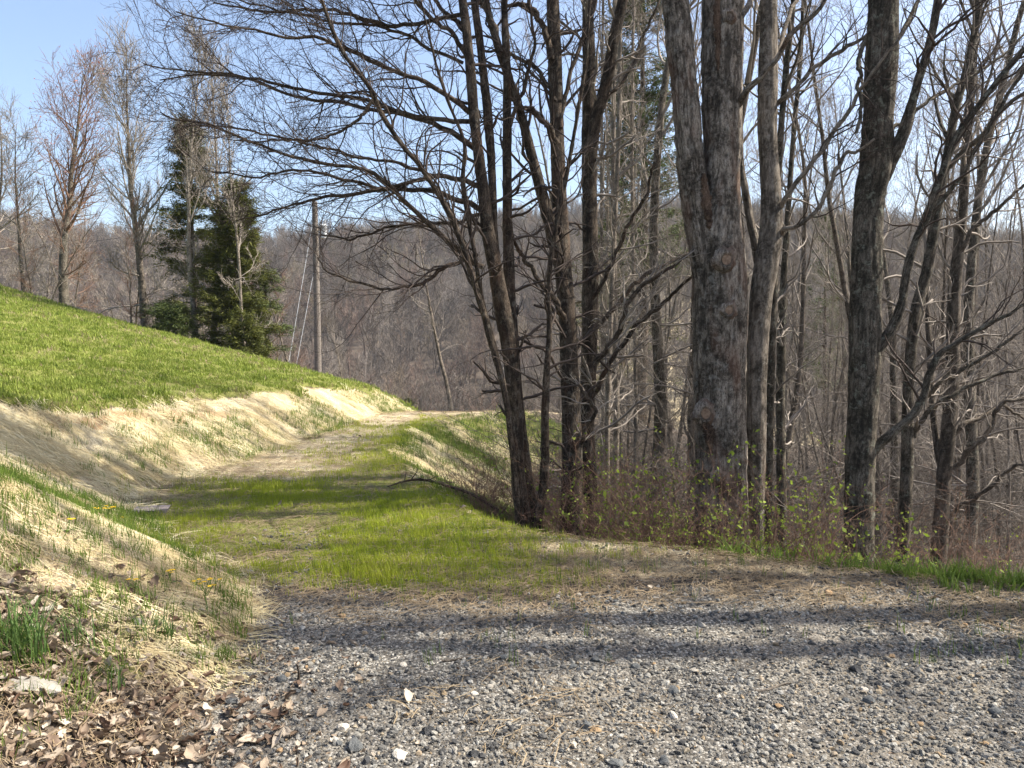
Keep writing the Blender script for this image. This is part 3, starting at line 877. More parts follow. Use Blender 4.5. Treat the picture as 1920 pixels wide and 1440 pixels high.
def twigs_on(lst, per_m, L1, L2, L3=None, ang=36, up=0.02, rmin=0.0022, k2=5, k3=4, t0=0.08, flat=0.55, g=None, kmax=60, r1=0.45):
    """twigs of two or three orders on a list of (P,R) limbs -> batches"""
    g = g or rng
    A, B = [], []
    for P, R in lst:
        L = np.linalg.norm(np.diff(P, axis=0), axis=1).sum()
        k = int(min(kmax, max(3, L * per_m)))
        Pn, Rn, _ = resample(P, R, 24)
        a, b = grow(Pn[None], Rn[None], k, t0, 0.99, ang, L1, 8, 0.19, up, r1, rmin * 1.8, 0.35, flat, g)
        b = np.minimum(b, 0.016)
        A.append(a); B.append(b)
    A = np.concatenate(A); B = np.concatenate(B)
    out = [(A, B, 4)]
    c, d = grow(A, B, k2, 0.15, 0.97, 40, L2, 5, 0.22, up, 0.6, rmin, 0.3, flat * 0.6, g)
    out.append((c, d, 3))
    if L3:
        e, f_ = grow(c, d, k3, 0.2, 1.0, 38, L3, 3, 0.2, up + 0.03, 0.7, rmin * 0.75, 0.2, 0, g)
        out.append((e, f_, 3))
    return out

def bark_disp(amp=0.010, lump=0.02):
    def f(bk):
        q = bk * np.array([34, 34, 4.2])
        w1 = vnoise(bk * np.array([9, 9, 5]), 2.0)
        a = vnoise(q + w1[..., None] * 2.0, 1.0)
        ridge = 1 - np.abs(2 * a - 1)
        b = vnoise(bk * np.array([70, 70, 14]), 4.0) - 0.5
        l = vnoise(bk * np.array([3.5, 3.5, 1.3]), 7.0) - 0.5
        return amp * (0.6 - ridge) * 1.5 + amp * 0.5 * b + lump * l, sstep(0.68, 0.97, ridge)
    return f

def traced_tree(name, label, group, stems, limbs, mat, mtw, tw, sides=28, disp=None, stem_name='trunk', fine=0.03):
    base = stems[0][0][0].copy()
    base[2] = zg1(base[0], base[1])
    e = empty(name, base, label, 'tree', group)
    for P, R in stems:
        L = np.linalg.norm(np.diff(P, axis=0), axis=1).sum()
        if disp is not None:
            P, R, _ = resample(P, R, int(min(420, L / fine)))
        link(stem_name, tube_mesh(stem_name, [(P[None], R[None], sides)], base, disp), mat, e)
    for P, R in limbs:
        link('limb', tube_mesh('limb', [(P[None], R[None], 8)], base), mat, e)
    if tw:
        link('crown', tube_mesh('crown', tw, base), mtw, e)
    return e

def upper(stems, nl=16, cs=0.6, L=(1.2, 2.8), ang=42):
    """limbs on the part of each stem that rises out of the picture"""
    out = []
    for P, R in stems:
        Pn, Rn, _ = resample(P, R, 30)
        a, b = grow(Pn[None], Rn[None], nl, cs, 0.97, ang, L, 9, 0.1, 0.12, 0.5, 0.006, 0.4, 0.3)
        for i in range(len(a)):
            out.append((a[i], b[i]))
    return out

# --- the many-stemmed maple on the rim of the hollow
YA = 7.9
s1 = stem([(982, 985, 34), (972, 900, 30), (968, 800, 29), (962, 720, 30), (955, 650, 32), (944, 590, 33), (932, 520, 30), (916, 440, 27), (908, 370, 24), (899, 300, 21), (890, 230, 20), (884, 150, 20), (876, 70, 19), (867, 0, 18)], YA, -0.1, 5.5)
s2 = stem([(936, 540, 18), (926, 440, 18), (924, 360, 18), (919, 270, 17), (910, 170, 16), (900, 80, 16), (890, 0, 15)], YA, 0.15, 5.0, False)
s3 = stem([(1000, 985, 24), (985, 860, 20), (972, 740, 20), (962, 620, 22), (955, 540, 22), (953, 460, 21), (951, 350, 19), (951, 230, 17), (950, 110, 15), (946, 0, 14)], YA + 0.15, 0.25, 5.0)
s4 = stem([(1005, 985, 22), (1018, 920, 20), (1022, 850, 17), (1022, 780, 16), (1025, 700, 14), (1030, 620, 12), (1028, 540, 11), (1040, 440, 10), (1062, 330, 9), (1085, 200, 8), (1100, 100, 7)], YA - 0.1, -0.5, 2.0)
s5 = stem([(978, 985, 12), (971, 880, 11), (955, 775, 10), (930, 660, 11), (905, 565, 10), (889, 470, 10), (868, 350, 9), (871, 272, 8), (842, 194, 7), (817, 117, 6), (789, 0, 6)], YA - 0.15, -0.6, 2.0)
s6 = stem([(972, 985, 13), (962, 860, 12), (946, 740, 13), (915, 620, 12), (897, 555, 12), (852, 420, 11), (793, 319, 10), (754, 272, 10), (716, 215, 9), (694, 165, 8), (638, 90, 8), (603, 0, 7)], YA - 0.25, -1.0, 2.0)
maple_limbs = [
    limb([(884, 212, 12), (871, 202, 11), (828, 167, 10), (778, 144, 9), (696, 113, 8), (646, 93, 8), (595, 74, 7), (560, 72, 6), (500, 62, 5), (420, 48, 4), (330, 22, 2.5)], YA, -0.8),
    limb([(884, 228, 10), (793, 224, 9), (716, 202, 9), (692, 190, 8), (638, 181, 7), (560, 167, 6.5), (480, 150, 5.5), (400, 142, 4), (300, 150, 2.5)], YA, -0.5),
    limb([(892, 280, 12), (832, 237, 11), (778, 222, 9), (716, 212, 8), (638, 198, 7), (560, 183, 6), (470, 150, 5), (380, 132, 4), (270, 120, 2.5)], YA, 0.5),
    limb([(900, 350, 12), (887, 342, 11), (856, 330, 10), (817, 323, 9), (774, 334, 8), (716, 346, 7), (618, 327, 6), (560, 323, 5), (470, 330, 4), (400, 322, 2.5)], YA, -0.4),
    limb([(906, 395, 12), (832, 369, 10), (770, 354, 9), (727, 354, 8), (638, 366, 7), (560, 380, 5), (500, 400, 3.5), (450, 412, 2.5)], YA, 0.4),
    limb([(905, 500, 11), (871, 482, 11), (813, 436, 10), (778, 400, 9), (747, 366, 9), (716, 342, 8), (665, 315, 7), (560, 288, 6), (480, 262, 5), (400, 235, 4), (300, 210, 2.5)], YA - 0.2, -0.8),
    limb([(893, 478, 9), (875, 486, 8), (832, 506, 8), (793, 523, 7), (747, 537, 6), (692, 533, 5), (622, 506, 4), (595, 482, 2.5)], YA - 0.2, -0.8),
    limb([(905, 400, 8), (860, 415, 7), (790, 412, 6), (720, 428, 5), (660, 446, 4), (600, 440, 3)], YA, 0.4),
    limb([(888, 120, 10), (850, 62, 9), (800, 20, 8), (770, -10, 7), (700, -60, 5), (600, -110, 3)], YA, -0.5),
    limb([(880, 60, 9), (840, 25, 8), (790, -15, 7), (700, -40, 5), (560, -30, 3)], YA, 0.4),
    limb([(875, 30, 9), (760, 48, 8), (690, 30, 7), (600, 8, 6), (500, 20, 5), (400, 5, 3)], YA, 0.2),
    limb([(868, 118, 7), (800, 90, 7), (730, 52, 6), (640, 40, 5), (540, 14, 4), (430, -8, 3)], YA, 0.7),
    limb([(700, 188, 8), (660, 235, 6), (610, 262, 5), (540, 268, 4), (450, 262, 3)], YA - 0.7, -0.2),
    limb([(793, 319, 8), (740, 300, 6), (660, 285, 5), (560, 262, 4.5), (460, 235, 4), (380, 232, 3), (320, 250, 2)], YA - 0.6, 0.2),
    limb([(952, 250, 8), (990, 130, 7), (1000, 80, 6), (992, 0, 5)], YA + 0.3, -0.3, 1.2),
    limb([(939, 100, 12), (925, 50, 12), (906, 0, 11)], YA + 0.2, 0.2, 2.5),
]
ms = [s1, s2, s3, s4, s5, s6]
up_l = upper([s1, s2, s3], 12, 0.60, (1.2, 3.0))
tw = twigs_on(maple_limbs, 8.5, (0.4, 1.5), (0.15, 0.6), (0.08, 0.28), 34, 0.02, 0.0024, 6, 4, 0.1, 0.45)
tw += twigs_on([s5, s6], 7, (0.4, 1.2), (0.2, 0.5), (0.1, 0.25), 45, 0.04, 0.0022, 4, 3, 0.35, 0.2)
tw += twigs_on([s4], 9, (0.3, 0.9), (0.15, 0.4), None, 55, 0.03, 0.0022, 4, 3, 0.25, 0.2)
tw += twigs_on([s1, s2, s3], 4, (0.25, 0.8), (0.12, 0.35), None, 62, 0.02, 0.0022, 4, 3, 0.12, 0.2)
tw += twigs_on(up_l, 3, (0.4, 1.1), (0.2, 0.5), None, 36, 0.05, 0.002, 3, 3)
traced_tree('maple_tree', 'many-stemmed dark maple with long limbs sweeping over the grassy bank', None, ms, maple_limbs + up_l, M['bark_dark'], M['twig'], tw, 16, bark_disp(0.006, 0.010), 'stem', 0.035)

# --- stems behind the maple
YB = 8.7
t2 = stem([(1072, 985, 50), (1073, 900, 44), (1072, 800, 40), (1068, 700, 38), (1065, 620, 36), (1056, 500, 34), (1050, 400, 32), (1046, 300, 30), (1043, 200, 29), (1040, 100, 27), (1036, 0, 25)], YB, 0.1, 5.5)
t2b = stem([(1062, 560, 22), (1042, 470, 24), (1023, 389, 24), (1007, 330, 22), (990, 265, 20), (980, 225, 19), (960, 163, 17), (937, 97, 15), (915, 20, 13)], YB, -0.4, 3.5, False)
t2l = [limb([(1046, 270, 12), (1028, 240, 12), (1000, 215, 10), (985, 205, 9), (950, 180, 7)], YB, -0.5),
       limb([(1032, 110, 14), (1020, 60, 12), (1005, 20, 11), (985, 5, 10), (950, 12, 7)], YB, -0.2),
       limb([(1040, 190, 9), (1010, 150, 8), (960, 110, 7), (910, 95, 5)], YB, 0.5),
       limb([(1065, 610, 11), (1040, 560, 11), (1015, 520, 9), (975, 470, 8), (960, 440, 6)], YB, -0.5),
       limb([(1052, 240, 9), (1075, 140, 8), (1095, 60, 8), (1110, 0, 7)], YB, 0.3, 1.5)]
u2 = upper([t2, t2b], 12, 0.62, (1.0, 2.6))
tw = twigs_on(t2l, 6, (0.3, 1.0), (0.15, 0.45), (0.08, 0.2), 40, 0.03, 0.0024, 4, 2)
tw += twigs_on(u2, 3, (0.4, 1.1), (0.2, 0.5), None, 38, 0.05, 0.002, 3, 2)
tw += twigs_on([t2, t2b], 6, (0.3, 1.1), (0.15, 0.4), None, 60, 0.02, 0.0022, 5, 3, 0.08, 0.2)
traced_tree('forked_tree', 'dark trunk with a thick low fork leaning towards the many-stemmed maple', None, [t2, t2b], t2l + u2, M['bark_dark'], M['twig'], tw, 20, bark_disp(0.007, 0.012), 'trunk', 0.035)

YC = 9.2
t3 = stem([(1106, 985, 34), (1104, 900, 32), (1100, 800, 32), (1103, 700, 32), (1106, 600, 32), (1107, 480, 31), (1106, 400, 30), (1105, 300, 29), (1104, 200, 26), (1104, 100, 25), (1103, 0, 23)], YC, 0.1, 5.5)
t3b = stem([(1108, 300, 22), (1118, 222, 24), (1138, 150, 24), (1152, 70, 23), (1168, 0, 21)], YC, -0.2, 4.5, False)
t3l = [limb([(1100, 575, 9), (1140, 520, 8), (1170, 440, 8), (1190, 400, 7), (1215, 350, 6), (1235, 290, 5)], YC, -0.7),
       limb([(1114, 684, 13), (1140, 650, 11), (1165, 605, 10), (1180, 560, 9), (1230, 510, 8), (1290, 480, 5)], YC - 0.5, -0.5),
       limb([(1098, 760, 10), (1130, 700, 10), (1180, 625, 9), (1230, 580, 8), (1285, 530, 6), (1320, 490, 5)], YC, -0.6),
       limb([(1110, 620, 9), (1160, 560, 8), (1200, 520, 8), (1250, 495, 7), (1310, 470, 5)], YC, 0.5),
       limb([(1120, 200, 7), (1190, 120, 6), (1215, 60, 6), (1240, 0, 5)], YC, 0.2, 1.0),
       limb([(1078, 860, 9), (1095, 800, 9), (1110, 770, 8), (1085, 720, 7)], YC - 0.5, -0.2)]
u3 = upper([t3, t3b], 12, 0.62, (1.0, 2.6))
tw = twigs_on(t3l, 7, (0.3, 1.1), (0.15, 0.5), (0.08, 0.2), 42, 0.03, 0.0024, 5, 3)
tw += twigs_on(u3, 3, (0.4, 1.1), (0.2, 0.5), None, 38, 0.05, 0.002, 3, 2)
tw += twigs_on([t3, t3b], 6, (0.3, 1.1), (0.15, 0.4), None, 60, 0.02, 0.0022, 5, 3, 0.08, 0.2)
traced_tree('forked_tree', 'dark trunk with pale broken limbs, forking high up beside the slim pale trees', None, [t3, t3b], t3l + u3, M['bark_dark'], M['twig_grey'], tw, 18, bark_disp(0.007, 0.012), 'trunk', 0.035)

# --- slim pale trees right of the dark trunks
for (xa, xb, Yd, wd, lab) in [(1138, 1160, 11.5, 11, 'slim pale tree leaning slightly, nearest of the slim ones to the dark forked trunks'), (1154, 1150, 12.0, 12, 'thickest slim pale tree, upright beside the dark forked trunks'), (1190, 1185, 13.0, 8, 'slim pale tree standing apart between the dark forked trunks and the big knotty trunk'), (1128, 1128, 13.0, 7, 'thinnest slim pale tree, directly behind the dark forked trunks')]:
    s = stem([(xa, 930, wd), (xa + 2, 750, wd), ((xa + xb) / 2, 500, wd * 0.9), (xb, 250, wd * 0.8), (xb + 3, 0, wd * 0.7)], Yd, 0.2, 3.5)
    tw = twigs_on([s], 5, (0.4, 1.3), (0.2, 0.5), (0.1, 0.25), 50, 0.05, 0.003, 5, 3, 0.15, 0.2)
    traced_tree('slim_tree', lab, 'slim pale trees beside the dark trunks', [s], [], M['bark_slim'], M['twig_grey'], tw, 10)

# --- the big twin-topped trunk
YD = 8.3
b1 = stem([(1352, 1000, 106), (1351, 940, 101), (1350, 850, 99), (1349, 760, 98), (1349, 680, 100), (1350, 600, 104), (1350, 520, 106), (1348, 440, 92), (1351, 360, 74), (1353, 280, 70), (1352, 200, 72), (1353, 100, 75), (1355, 0, 76)], YD, 0.0, 7.5, True, None, 1.18)
b1a = stem([(1335, 560, 64), (1320, 460, 64), (1303, 360, 58), (1293, 280, 52), (1286, 200, 50), (1276, 100, 50), (1266, 0, 50)], YD, -0.1, 7.0, False)
b1l = [limb([(1378, 215, 15), (1392, 185, 13), (1410, 155, 12), (1449, 120, 11), (1472, 74, 10), (1511, 35, 9), (1546, 0, 8), (1590, -60, 6)], YD, -0.9, 0.8),
       limb([(1375, 60, 12), (1420, -10, 11), (1480, -90, 9)], YD, 0.6, 2.0)]
u4 = upper([b1, b1a], 14, 0.62, (1.5, 3.2))
tw = twigs_on(b1l, 5, (0.3, 0.9), (0.15, 0.4), (0.08, 0.2), 40, 0.03, 0.0024, 4, 2, 0.5)
tw += twigs_on(u4, 3, (0.4, 1.1), (0.2, 0.5), None, 38, 0.05, 0.002, 3, 2)
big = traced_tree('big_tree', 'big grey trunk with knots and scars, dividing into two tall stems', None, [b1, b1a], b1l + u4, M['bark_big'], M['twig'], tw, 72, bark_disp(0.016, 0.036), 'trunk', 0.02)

def knot(parent, xp, yp, Y, rpx, core=True, name='knot'):
    """ring of healed bark round a sawn or broken branch stub, facing the road"""
    c = px(xp, yp, Y)
    rr_ = rpx / F * Y
    V, Fq = [], []
    prof = [(1.5, -0.25), (1.25, 0.18), (1.0, 0.42), (0.78, 0.5), (0.62, 0.36), (0.55, 0.18), (0.3, 0.24), (0.0, 0.27)]
    ns = 18
    wob = 1 + 0.12 * rng.normal(0, 1, ns)
    for a, h in prof:
        for j in range(ns):
            th = 2 * math.pi * j / ns
            V.append((c[0] + rr_ * a * wob[j] * math.cos(th), c[1] - rr_ * h * (1 + 0.1 * rng.normal()), c[2] + 1.15 * rr_ * a * wob[j] * math.sin(th)))
    for i in range(len(prof) - 1):
        for j in range(ns):
            p, q = i * ns + j, i * ns + (j + 1) % ns
            Fq.append((p, q, q + ns, p + ns))
    V = np.array(V)
    bkc = (V - c) * 1.0
    base = np.array(parent.location)
    o = link(name, mesh_np(name, V - base, np.array(Fq), {'bk': ('FLOAT_VECTOR', bkc)}), M['bark_big'], parent)
    if core:
        Vc = [(c[0] + 0.6 * rr_ * math.cos(t) , c[1] - rr_ * (0.34 + 0.03 * math.sin(3 * t)), c[2] + 0.66 * rr_ * math.sin(t)) for t in np.linspace(0, 2 * math.pi, 12, endpoint=False)] + [(c[0], c[1] - rr_ * 0.42, c[2])]
        link('healed_wood', mesh_np('healed_wood', np.array(Vc) - base, np.array([(i, (i + 1) % 12, 12) for i in range(12)])), M['cut_wood'], o)
    return o
rb = 50 / F * YD
knot(big, 1361, 487, YD - rb * 1.02, 15)
knot(big, 1366, 582, YD - rb * 0.98, 12)
knot(big, 1322, 775, YD - rb * 0.84, 15)
knot(big, 1345, 892, YD - rb * 1.0, 10, False)
knot(big, 1283, 108, YD - 26 / F * YD, 9)
knot(big, 1368, 30, YD - 34 / F * YD, 9, False)

def scar(parent, pts, Y, bulge):
    """long ragged strip of dead, bare wood in the bark"""
    P_ = np.array(pts, float)
    u = np.linspace(0, len(P_) - 1, 40)
    C = np.stack([np.interp(u, np.arange(len(P_)), P_[:, i]) for i in range(3)], -1)
    V = []
    for a, b, wd in C:
        l, r = a - wd * rng.uniform(0.55, 1.25), a + wd * rng.uniform(0.55, 1.25)
        for t in (0, 0.33, 0.67, 1.0):
            V.append(px(l + (r - l) * t, b, Y - bulge * (0.9 if t in (0, 1.0) else rng.uniform(0.97, 1.03))))
    T = []
    for i in range(len(C) - 1):
        for j in range(3):
            p = i * 4 + j
            T.append((p, p + 1, p + 5, p + 4))
    base = np.array(parent.location)
    me = mesh_np('bare_wood_strip', np.array(V) - base, np.array(T), {'bk': ('FLOAT_VECTOR', np.array(V))})
    return link('bare_wood_strip', me, M['scar'], parent)
scar(big, [(1320, 325, 3), (1322, 350, 8), (1326, 390, 10), (1331, 420, 8), (1336, 440, 2)], YD, rb * 0.72)
scar(big, [(1344, -20, 7), (1345, 30, 8), (1346, 70, 7), (1346, 110, 5), (1347, 132, 2)], YD, 36 / F * YD * 1.02)
scar(big, [(1322, 785, 8), (1330, 810, 12), (1332, 832, 8), (1332, 850, 2)], YD, rb * 0.95)

# --- pale beech-like stem beside it
YE = 8.45
e1 = stem([(1418, 1005, 30), (1418, 940, 34), (1418, 850, 38), (1418, 740, 40), (1421, 640, 42), (1427, 560, 44), (1436, 500, 48), (1444, 440, 46), (1446, 380, 42), (1442, 300, 39), (1439, 240, 39), (1440, 160, 35), (1441, 80, 33), (1442, 0, 31)], YE, 0.0, 6.5)
e1b = stem([(1428, 540, 22), (1419, 470, 18), (1406, 410, 15), (1396, 350, 13), (1389, 300, 12), (1388, 200, 11), (1389, 100, 10), (1390, 0, 10)], YE + 0.35, 0.3, 4.0, False)
el = [limb([(1462, 390, 11), (1470, 380, 10), (1496, 342, 9), (1530, 295, 9), (1573, 229, 8), (1604, 179, 7), (1640, 130, 6), (1690, 60, 4)], YE, -0.8, 0.6),
      limb([(1462, 440, 10), (1475, 430, 10), (1507, 412, 9), (1550, 358, 8), (1577, 292, 8), (1608, 284, 6), (1640, 260, 4)], YE, -0.7),
      limb([(1455, 195, 9), (1464, 188, 9), (1495, 163, 8), (1546, 117, 8), (1589, 93, 8), (1624, 70, 6), (1660, 20, 4)], YE, -0.4, 0.6),
      limb([(1452, 120, 10), (1470, 70, 9), (1478, 30, 8), (1490, 0, 8)], YE, 0.5, 2.0)]
u5 = upper([e1, e1b], 14, 0.62, (1.2, 3.0))
tw = twigs_on(el, 6, (0.3, 1.0), (0.15, 0.45), (0.08, 0.2), 40, 0.03, 0.0024, 4, 3, 0.15)
tw += twigs_on(u5, 3, (0.4, 1.1), (0.2, 0.5), None, 38, 0.05, 0.002, 3, 2)
pale = traced_tree('pale_tree', 'smooth pale grey trunk with dark flecks, close beside the big knotty trunk', None, [e1, e1b], el + u5, M['bark_pale'], M['twig'], tw, 40, bark_disp(0.004, 0.022), 'trunk', 0.03)

# --- dark companions just behind
for (p, Yd, lab) in [([(1440, 1000, 17), (1442, 850, 17), (1445, 700, 17), (1450, 560, 16), (1456, 420, 15), (1462, 280, 13), (1472, 150, 12), (1488, 0, 11)], 9.3, 'thin dark mossy trunk hidden half behind the smooth pale trunk'),
                     ([(1466, 1005, 19), (1464, 850, 18), (1464, 700, 18), (1468, 560, 15), (1476, 420, 12), (1488, 250, 10), (1500, 120, 9), (1506, 0, 8)], 9.9, 'thin dark trunk standing clear beside the smooth pale trunk, with a slight bend')]:
    s = stem(p, Yd, 0.2, 5.0)
    u = upper([s], 14, 0.5, (0.8, 2.2))
    tw = twigs_on(u, 5, (0.3, 1.0), (0.15, 0.4), None, 40, 0.04, 0.003, 4, 2) + twigs_on([s], 4, (0.4, 1.2), (0.2, 0.5), None, 55, 0.03, 0.0025, 5, 2, 0.15, 0.2)
    traced_tree('dark_tree', lab, None, [s], u, M['bark_mossy'], M['twig_grey'], tw, 14, bark_disp(0.005, 0.01), 'trunk', 0.04)

# --- lichened trunk with limbs leaning right
YF = 8.1
f1 = stem([(1610, 1045, 58), (1611, 960, 54), (1613, 860, 56), (1618, 760, 57), (1621, 680, 58), (1622, 600, 58), (1624, 520, 58), (1627, 430, 57), (1633, 360, 58), (1643, 310, 60), (1645, 250, 57), (1650, 160, 56), (1654, 80, 57), (1656, 0, 55)], YF, 0.0, 7.0)
f1b = stem([(1655, 335, 30), (1672, 300, 26), (1695, 245, 24), (1708, 200, 22), (1721, 155, 20), (1744, 78, 19), (1760, 0, 18)], YF, -0.3, 4.5, False)
f1c = stem([(1640, 690, 24), (1650, 650, 22), (1671, 620, 20), (1692, 562, 18), (1706, 486, 18), (1737, 408, 17), (1760, 342, 16), (1783, 280, 15), (1807, 233, 14), (1838, 194, 12), (1877, 144, 11), (1920, 93, 10), (1980, 20, 8)], YF, -0.5, 2.5, False)
fl_ = [limb([(1638, 845, 22), (1655, 825, 20), (1700, 778, 17), (1737, 720, 15), (1758, 657, 13), (1796, 632, 11), (1850, 599, 9), (1920, 566, 7), (1990, 530, 5)], YF, -0.6, 0.8),
       limb([(1740, 405, 10), (1790, 345, 9), (1860, 225, 8), (1920, 130, 7), (1960, 60, 5)], YF - 0.2, -0.5, 0.6),
       limb([(1672, 240, 8), (1740, 190, 7), (1800, 160, 6), (1870, 110, 5), (1940, 50, 4)], YF, 0.4),
       limb([(1676, 85, 9), (1700, 40, 9), (1725, 0, 8), (1760, -60, 6)], YF, 0.3, 1.5),
       limb([(1622, 70, 9), (1610, 110, 8), (1604, 175, 8), (1606, 250, 7)], YF, -0.3)]
u6 = upper([f1, f1b], 14, 0.6, (1.2, 3.0))
tw = twigs_on(fl_ + [f1c], 6.5, (0.4, 1.2), (0.2, 0.5), (0.1, 0.22), 40, 0.03, 0.0024, 4, 3, 0.2)
tw += twigs_on([f1b], 6, (0.4, 1.2), (0.2, 0.5), (0.1, 0.22), 42, 0.03, 0.0024, 4, 3, 0.15)
tw += twigs_on(u6, 3, (0.4, 1.1), (0.2, 0.5), None, 38, 0.05, 0.002, 3, 2)
traced_tree('lichened_tree', 'lichened dark trunk at the gravel edge with limbs leaning away over the verge grass', None, [f1, f1b, f1c], fl_ + u6, M['bark_mossy'], M['twig'], tw, 52, bark_disp(0.012, 0.024), 'trunk', 0.024)

# --- two more leaning trunks
YG = 9.4
g1 = stem([(1692, 1045, 27), (1697, 960, 25), (1701, 860, 23), (1702, 760, 22), (1708, 660, 22), (1718, 580, 22), (1735, 520, 21), (1745, 470, 21), (1760, 380, 19), (1775, 295, 18), (1793, 200, 16), (1816, 117, 14), (1838, 0, 13)], YG, 0.0, 5.0)
g1l = [limb([(1712, 820, 12), (1740, 775, 10), (1790, 740, 9), (1850, 705, 7), (1920, 690, 5)], YG, -0.4),
       limb([(1716, 760, 11), (1760, 720, 9), (1810, 690, 8), (1880, 640, 7), (1950, 600, 5)], YG, -0.8),
       limb([(1770, 320, 12), (1810, 270, 11), (1845, 235, 10), (1880, 195, 9), (1930, 165, 7)], YG, -0.6, 1.0)]
u7 = upper([g1], 16, 0.45, (1.0, 2.4))
tw = twigs_on(g1l + u7, 6, (0.4, 1.2), (0.2, 0.5), (0.1, 0.22), 40, 0.03, 0.0026, 4, 2) + twigs_on([g1], 4, (0.4, 1.1), (0.2, 0.5), None, 50, 0.03, 0.0026, 4, 2, 0.2)
traced_tree('leaning_tree', 'slim grey trunk bending over to lean, close beside the lichened trunk', None, [g1], g1l + u7, M['bark_mossy'], M['twig_grey'], tw, 22, bark_disp(0.006, 0.012), 'trunk', 0.035)
YH = 10.2
h1 = stem([(1760, 1050, 31), (1766, 960, 29), (1771, 880, 29), (1779, 800, 28), (1786, 700, 26), (1787, 620, 25), (1790, 540, 24), (1797, 470, 22), (1805, 390, 19), (1812, 280, 17), (1822, 150, 15), (1832, 0, 13)], YH, 0.0, 5.0)
h1b = stem([(1768, 880, 16), (1758, 840, 14), (1750, 780, 12), (1745, 700, 11), (1740, 600, 10)], YH, 0.4, 1.5, False)
h1l = [limb([(1788, 880, 11), (1820, 850, 10), (1860, 820, 9), (1890, 760, 8), (1940, 745, 6)], YH, -0.5),
       limb([(1780, 840, 10), (1800, 790, 9), (1850, 770, 8), (1890, 755, 7), (1930, 790, 5)], YH, 0.3),
       limb([(1798, 480, 9), (1830, 430, 8), (1880, 380, 7), (1940, 330, 5)], YH, -0.5),
       limb([(1790, 960, 9), (1840, 930, 8), (1880, 890, 7), (1930, 870, 6)], YH, -0.7)]
u8 = upper([h1], 14, 0.45, (1.0, 2.4))
tw = twigs_on(h1l + u8, 6, (0.4, 1.2), (0.2, 0.5), (0.1, 0.22), 42, 0.03, 0.0026, 4, 2) + twigs_on([h1, h1b], 4, (0.4, 1.1), (0.2, 0.5), None, 50, 0.03, 0.0026, 4, 2, 0.2)
traced_tree('brown_tree', 'brown-barked trunk with low forked limbs rising beyond the verge grass', None, [h1, h1b], h1l + u8, M['bark_wood'], M['twig_grey'], tw, 22, bark_disp(0.006, 0.014), 'trunk', 0.035)

# ------------------------------------------------------------------ the wood on the slope below
g = np.random.default_rng(31)
woodkinds = []
specs = [(15, 0.095, 24, 0.42, (1.4, 3.2), 7, 'straight grey tree in the wood below the gravel edge'),
         (13, 0.055, 20, 0.40, (0.9, 2.2), 8, 'thin grey pole-like tree in the wood below the gravel edge'),
         (16, 0.12, 26, 0.38, (1.8, 3.8), 7, 'stout bare tree with spreading crown in the wood below the gravel edge'),
         (9, 0.04, 18, 0.30, (0.8, 1.9), 9, 'slight young tree with many low twigs in the wood below the gravel edge'),
         (13, 0.075, 22, 0.34, (1.3, 2.8), 9, 'brown-barked bare tree in the wood below the gravel edge'),
         (11, 0.05, 22, 0.26, (1.0, 2.2), 10, 'crooked grey sapling with low side branches in the wood below the gravel edge')]
for k, (h, r, nl, cs, L, lo, lab) in enumerate(specs):
    t, c = bare_tree(g, h, r, nl, cs, L, 44, 0.12, 3, (7, 4), 0.025 if k < 5 else 0.05, 0.0042, (10, 5, 3, 3), lo + 6)
    woodkinds.append((t, c, lab, [M['bark_wood'], M['bark_slim'], M['bark_mossy'], M['bark_slim'], M['bark_wood'], M['bark_slim']][k]))
protos = {}
def wood_tree(k, x, y, s, rz, lab=None, grp='bare trees in the wood below the gravel'):
    z = zg1(x, y)
    t, c, lb, mt = woodkinds[k]
    if k not in protos:
        protos[k] = plant('wood_tree', lb, 'tree', grp, (x, y, z), t, c, mt, M['twig_grey'], rz)
        o = protos[k]
    else:
        o = copy_tree(protos[k])
        o.location = (x, y, z); o.rotation_euler = (0, 0, rz)
    o.scale = (s, s, s)
    o['label'] = lab or lb
    o['group'] = grp
    return o
placed = [(s_[0][0][0], s_[0][0][1]) for s_ in (s1, t2, t3, b1, e1, f1, g1, h1)]
cnt = 0
cy = 13.0 + 44 * g.uniform(0, 1, 9000) ** 1.3
cx = g.uniform(-0.03, 0.74, 9000) * cy + g.uniform(0, 0.6, 9000)
cd_ = fields(cx, cy)['dE']
for x, y in zip(cx[cd_ > 3.0], cy[cd_ > 3.0]):
    if cnt >= 240:
        break
    x, y = float(x), float(y)
    md = 0.45 + 0.022 * y
    if any((x - a) ** 2 + (y - b) ** 2 < md * md for a, b in placed):
        continue
    placed.append((x, y))
    wood_tree(int(g.choice(6, p=[0.22, 0.36, 0.06, 0.12, 0.16, 0.08])), x, y, g.uniform(0.85, 1.1) if g.uniform() < 0.3 else g.uniform(0.45, 0.75) * (1 + max(0, y - 22) * 0.012), g.uniform(0, 6.28))
    cnt += 1
# trees standing beside the gravel past the picture's edge: their shadows cross the pad
for k, x, y, s in [(2, 7.2, 4.75, 1.45), (2, 8.6, 4.2, 1.5), (4, 6.3, 5.4, 1.1), (2, 10.5, 4.9, 1.15), (0, 12.0, 5.6, 1.1), (4, 9.2, 6.0, 1.1), (2, 7.6, 6.9, 1.0)]:
    wood_tree(k, x, y, s, g.uniform(0, 6.28), 'bare tree beside the verge grass shading the gravel pad', 'trees along the verge shading the pad')

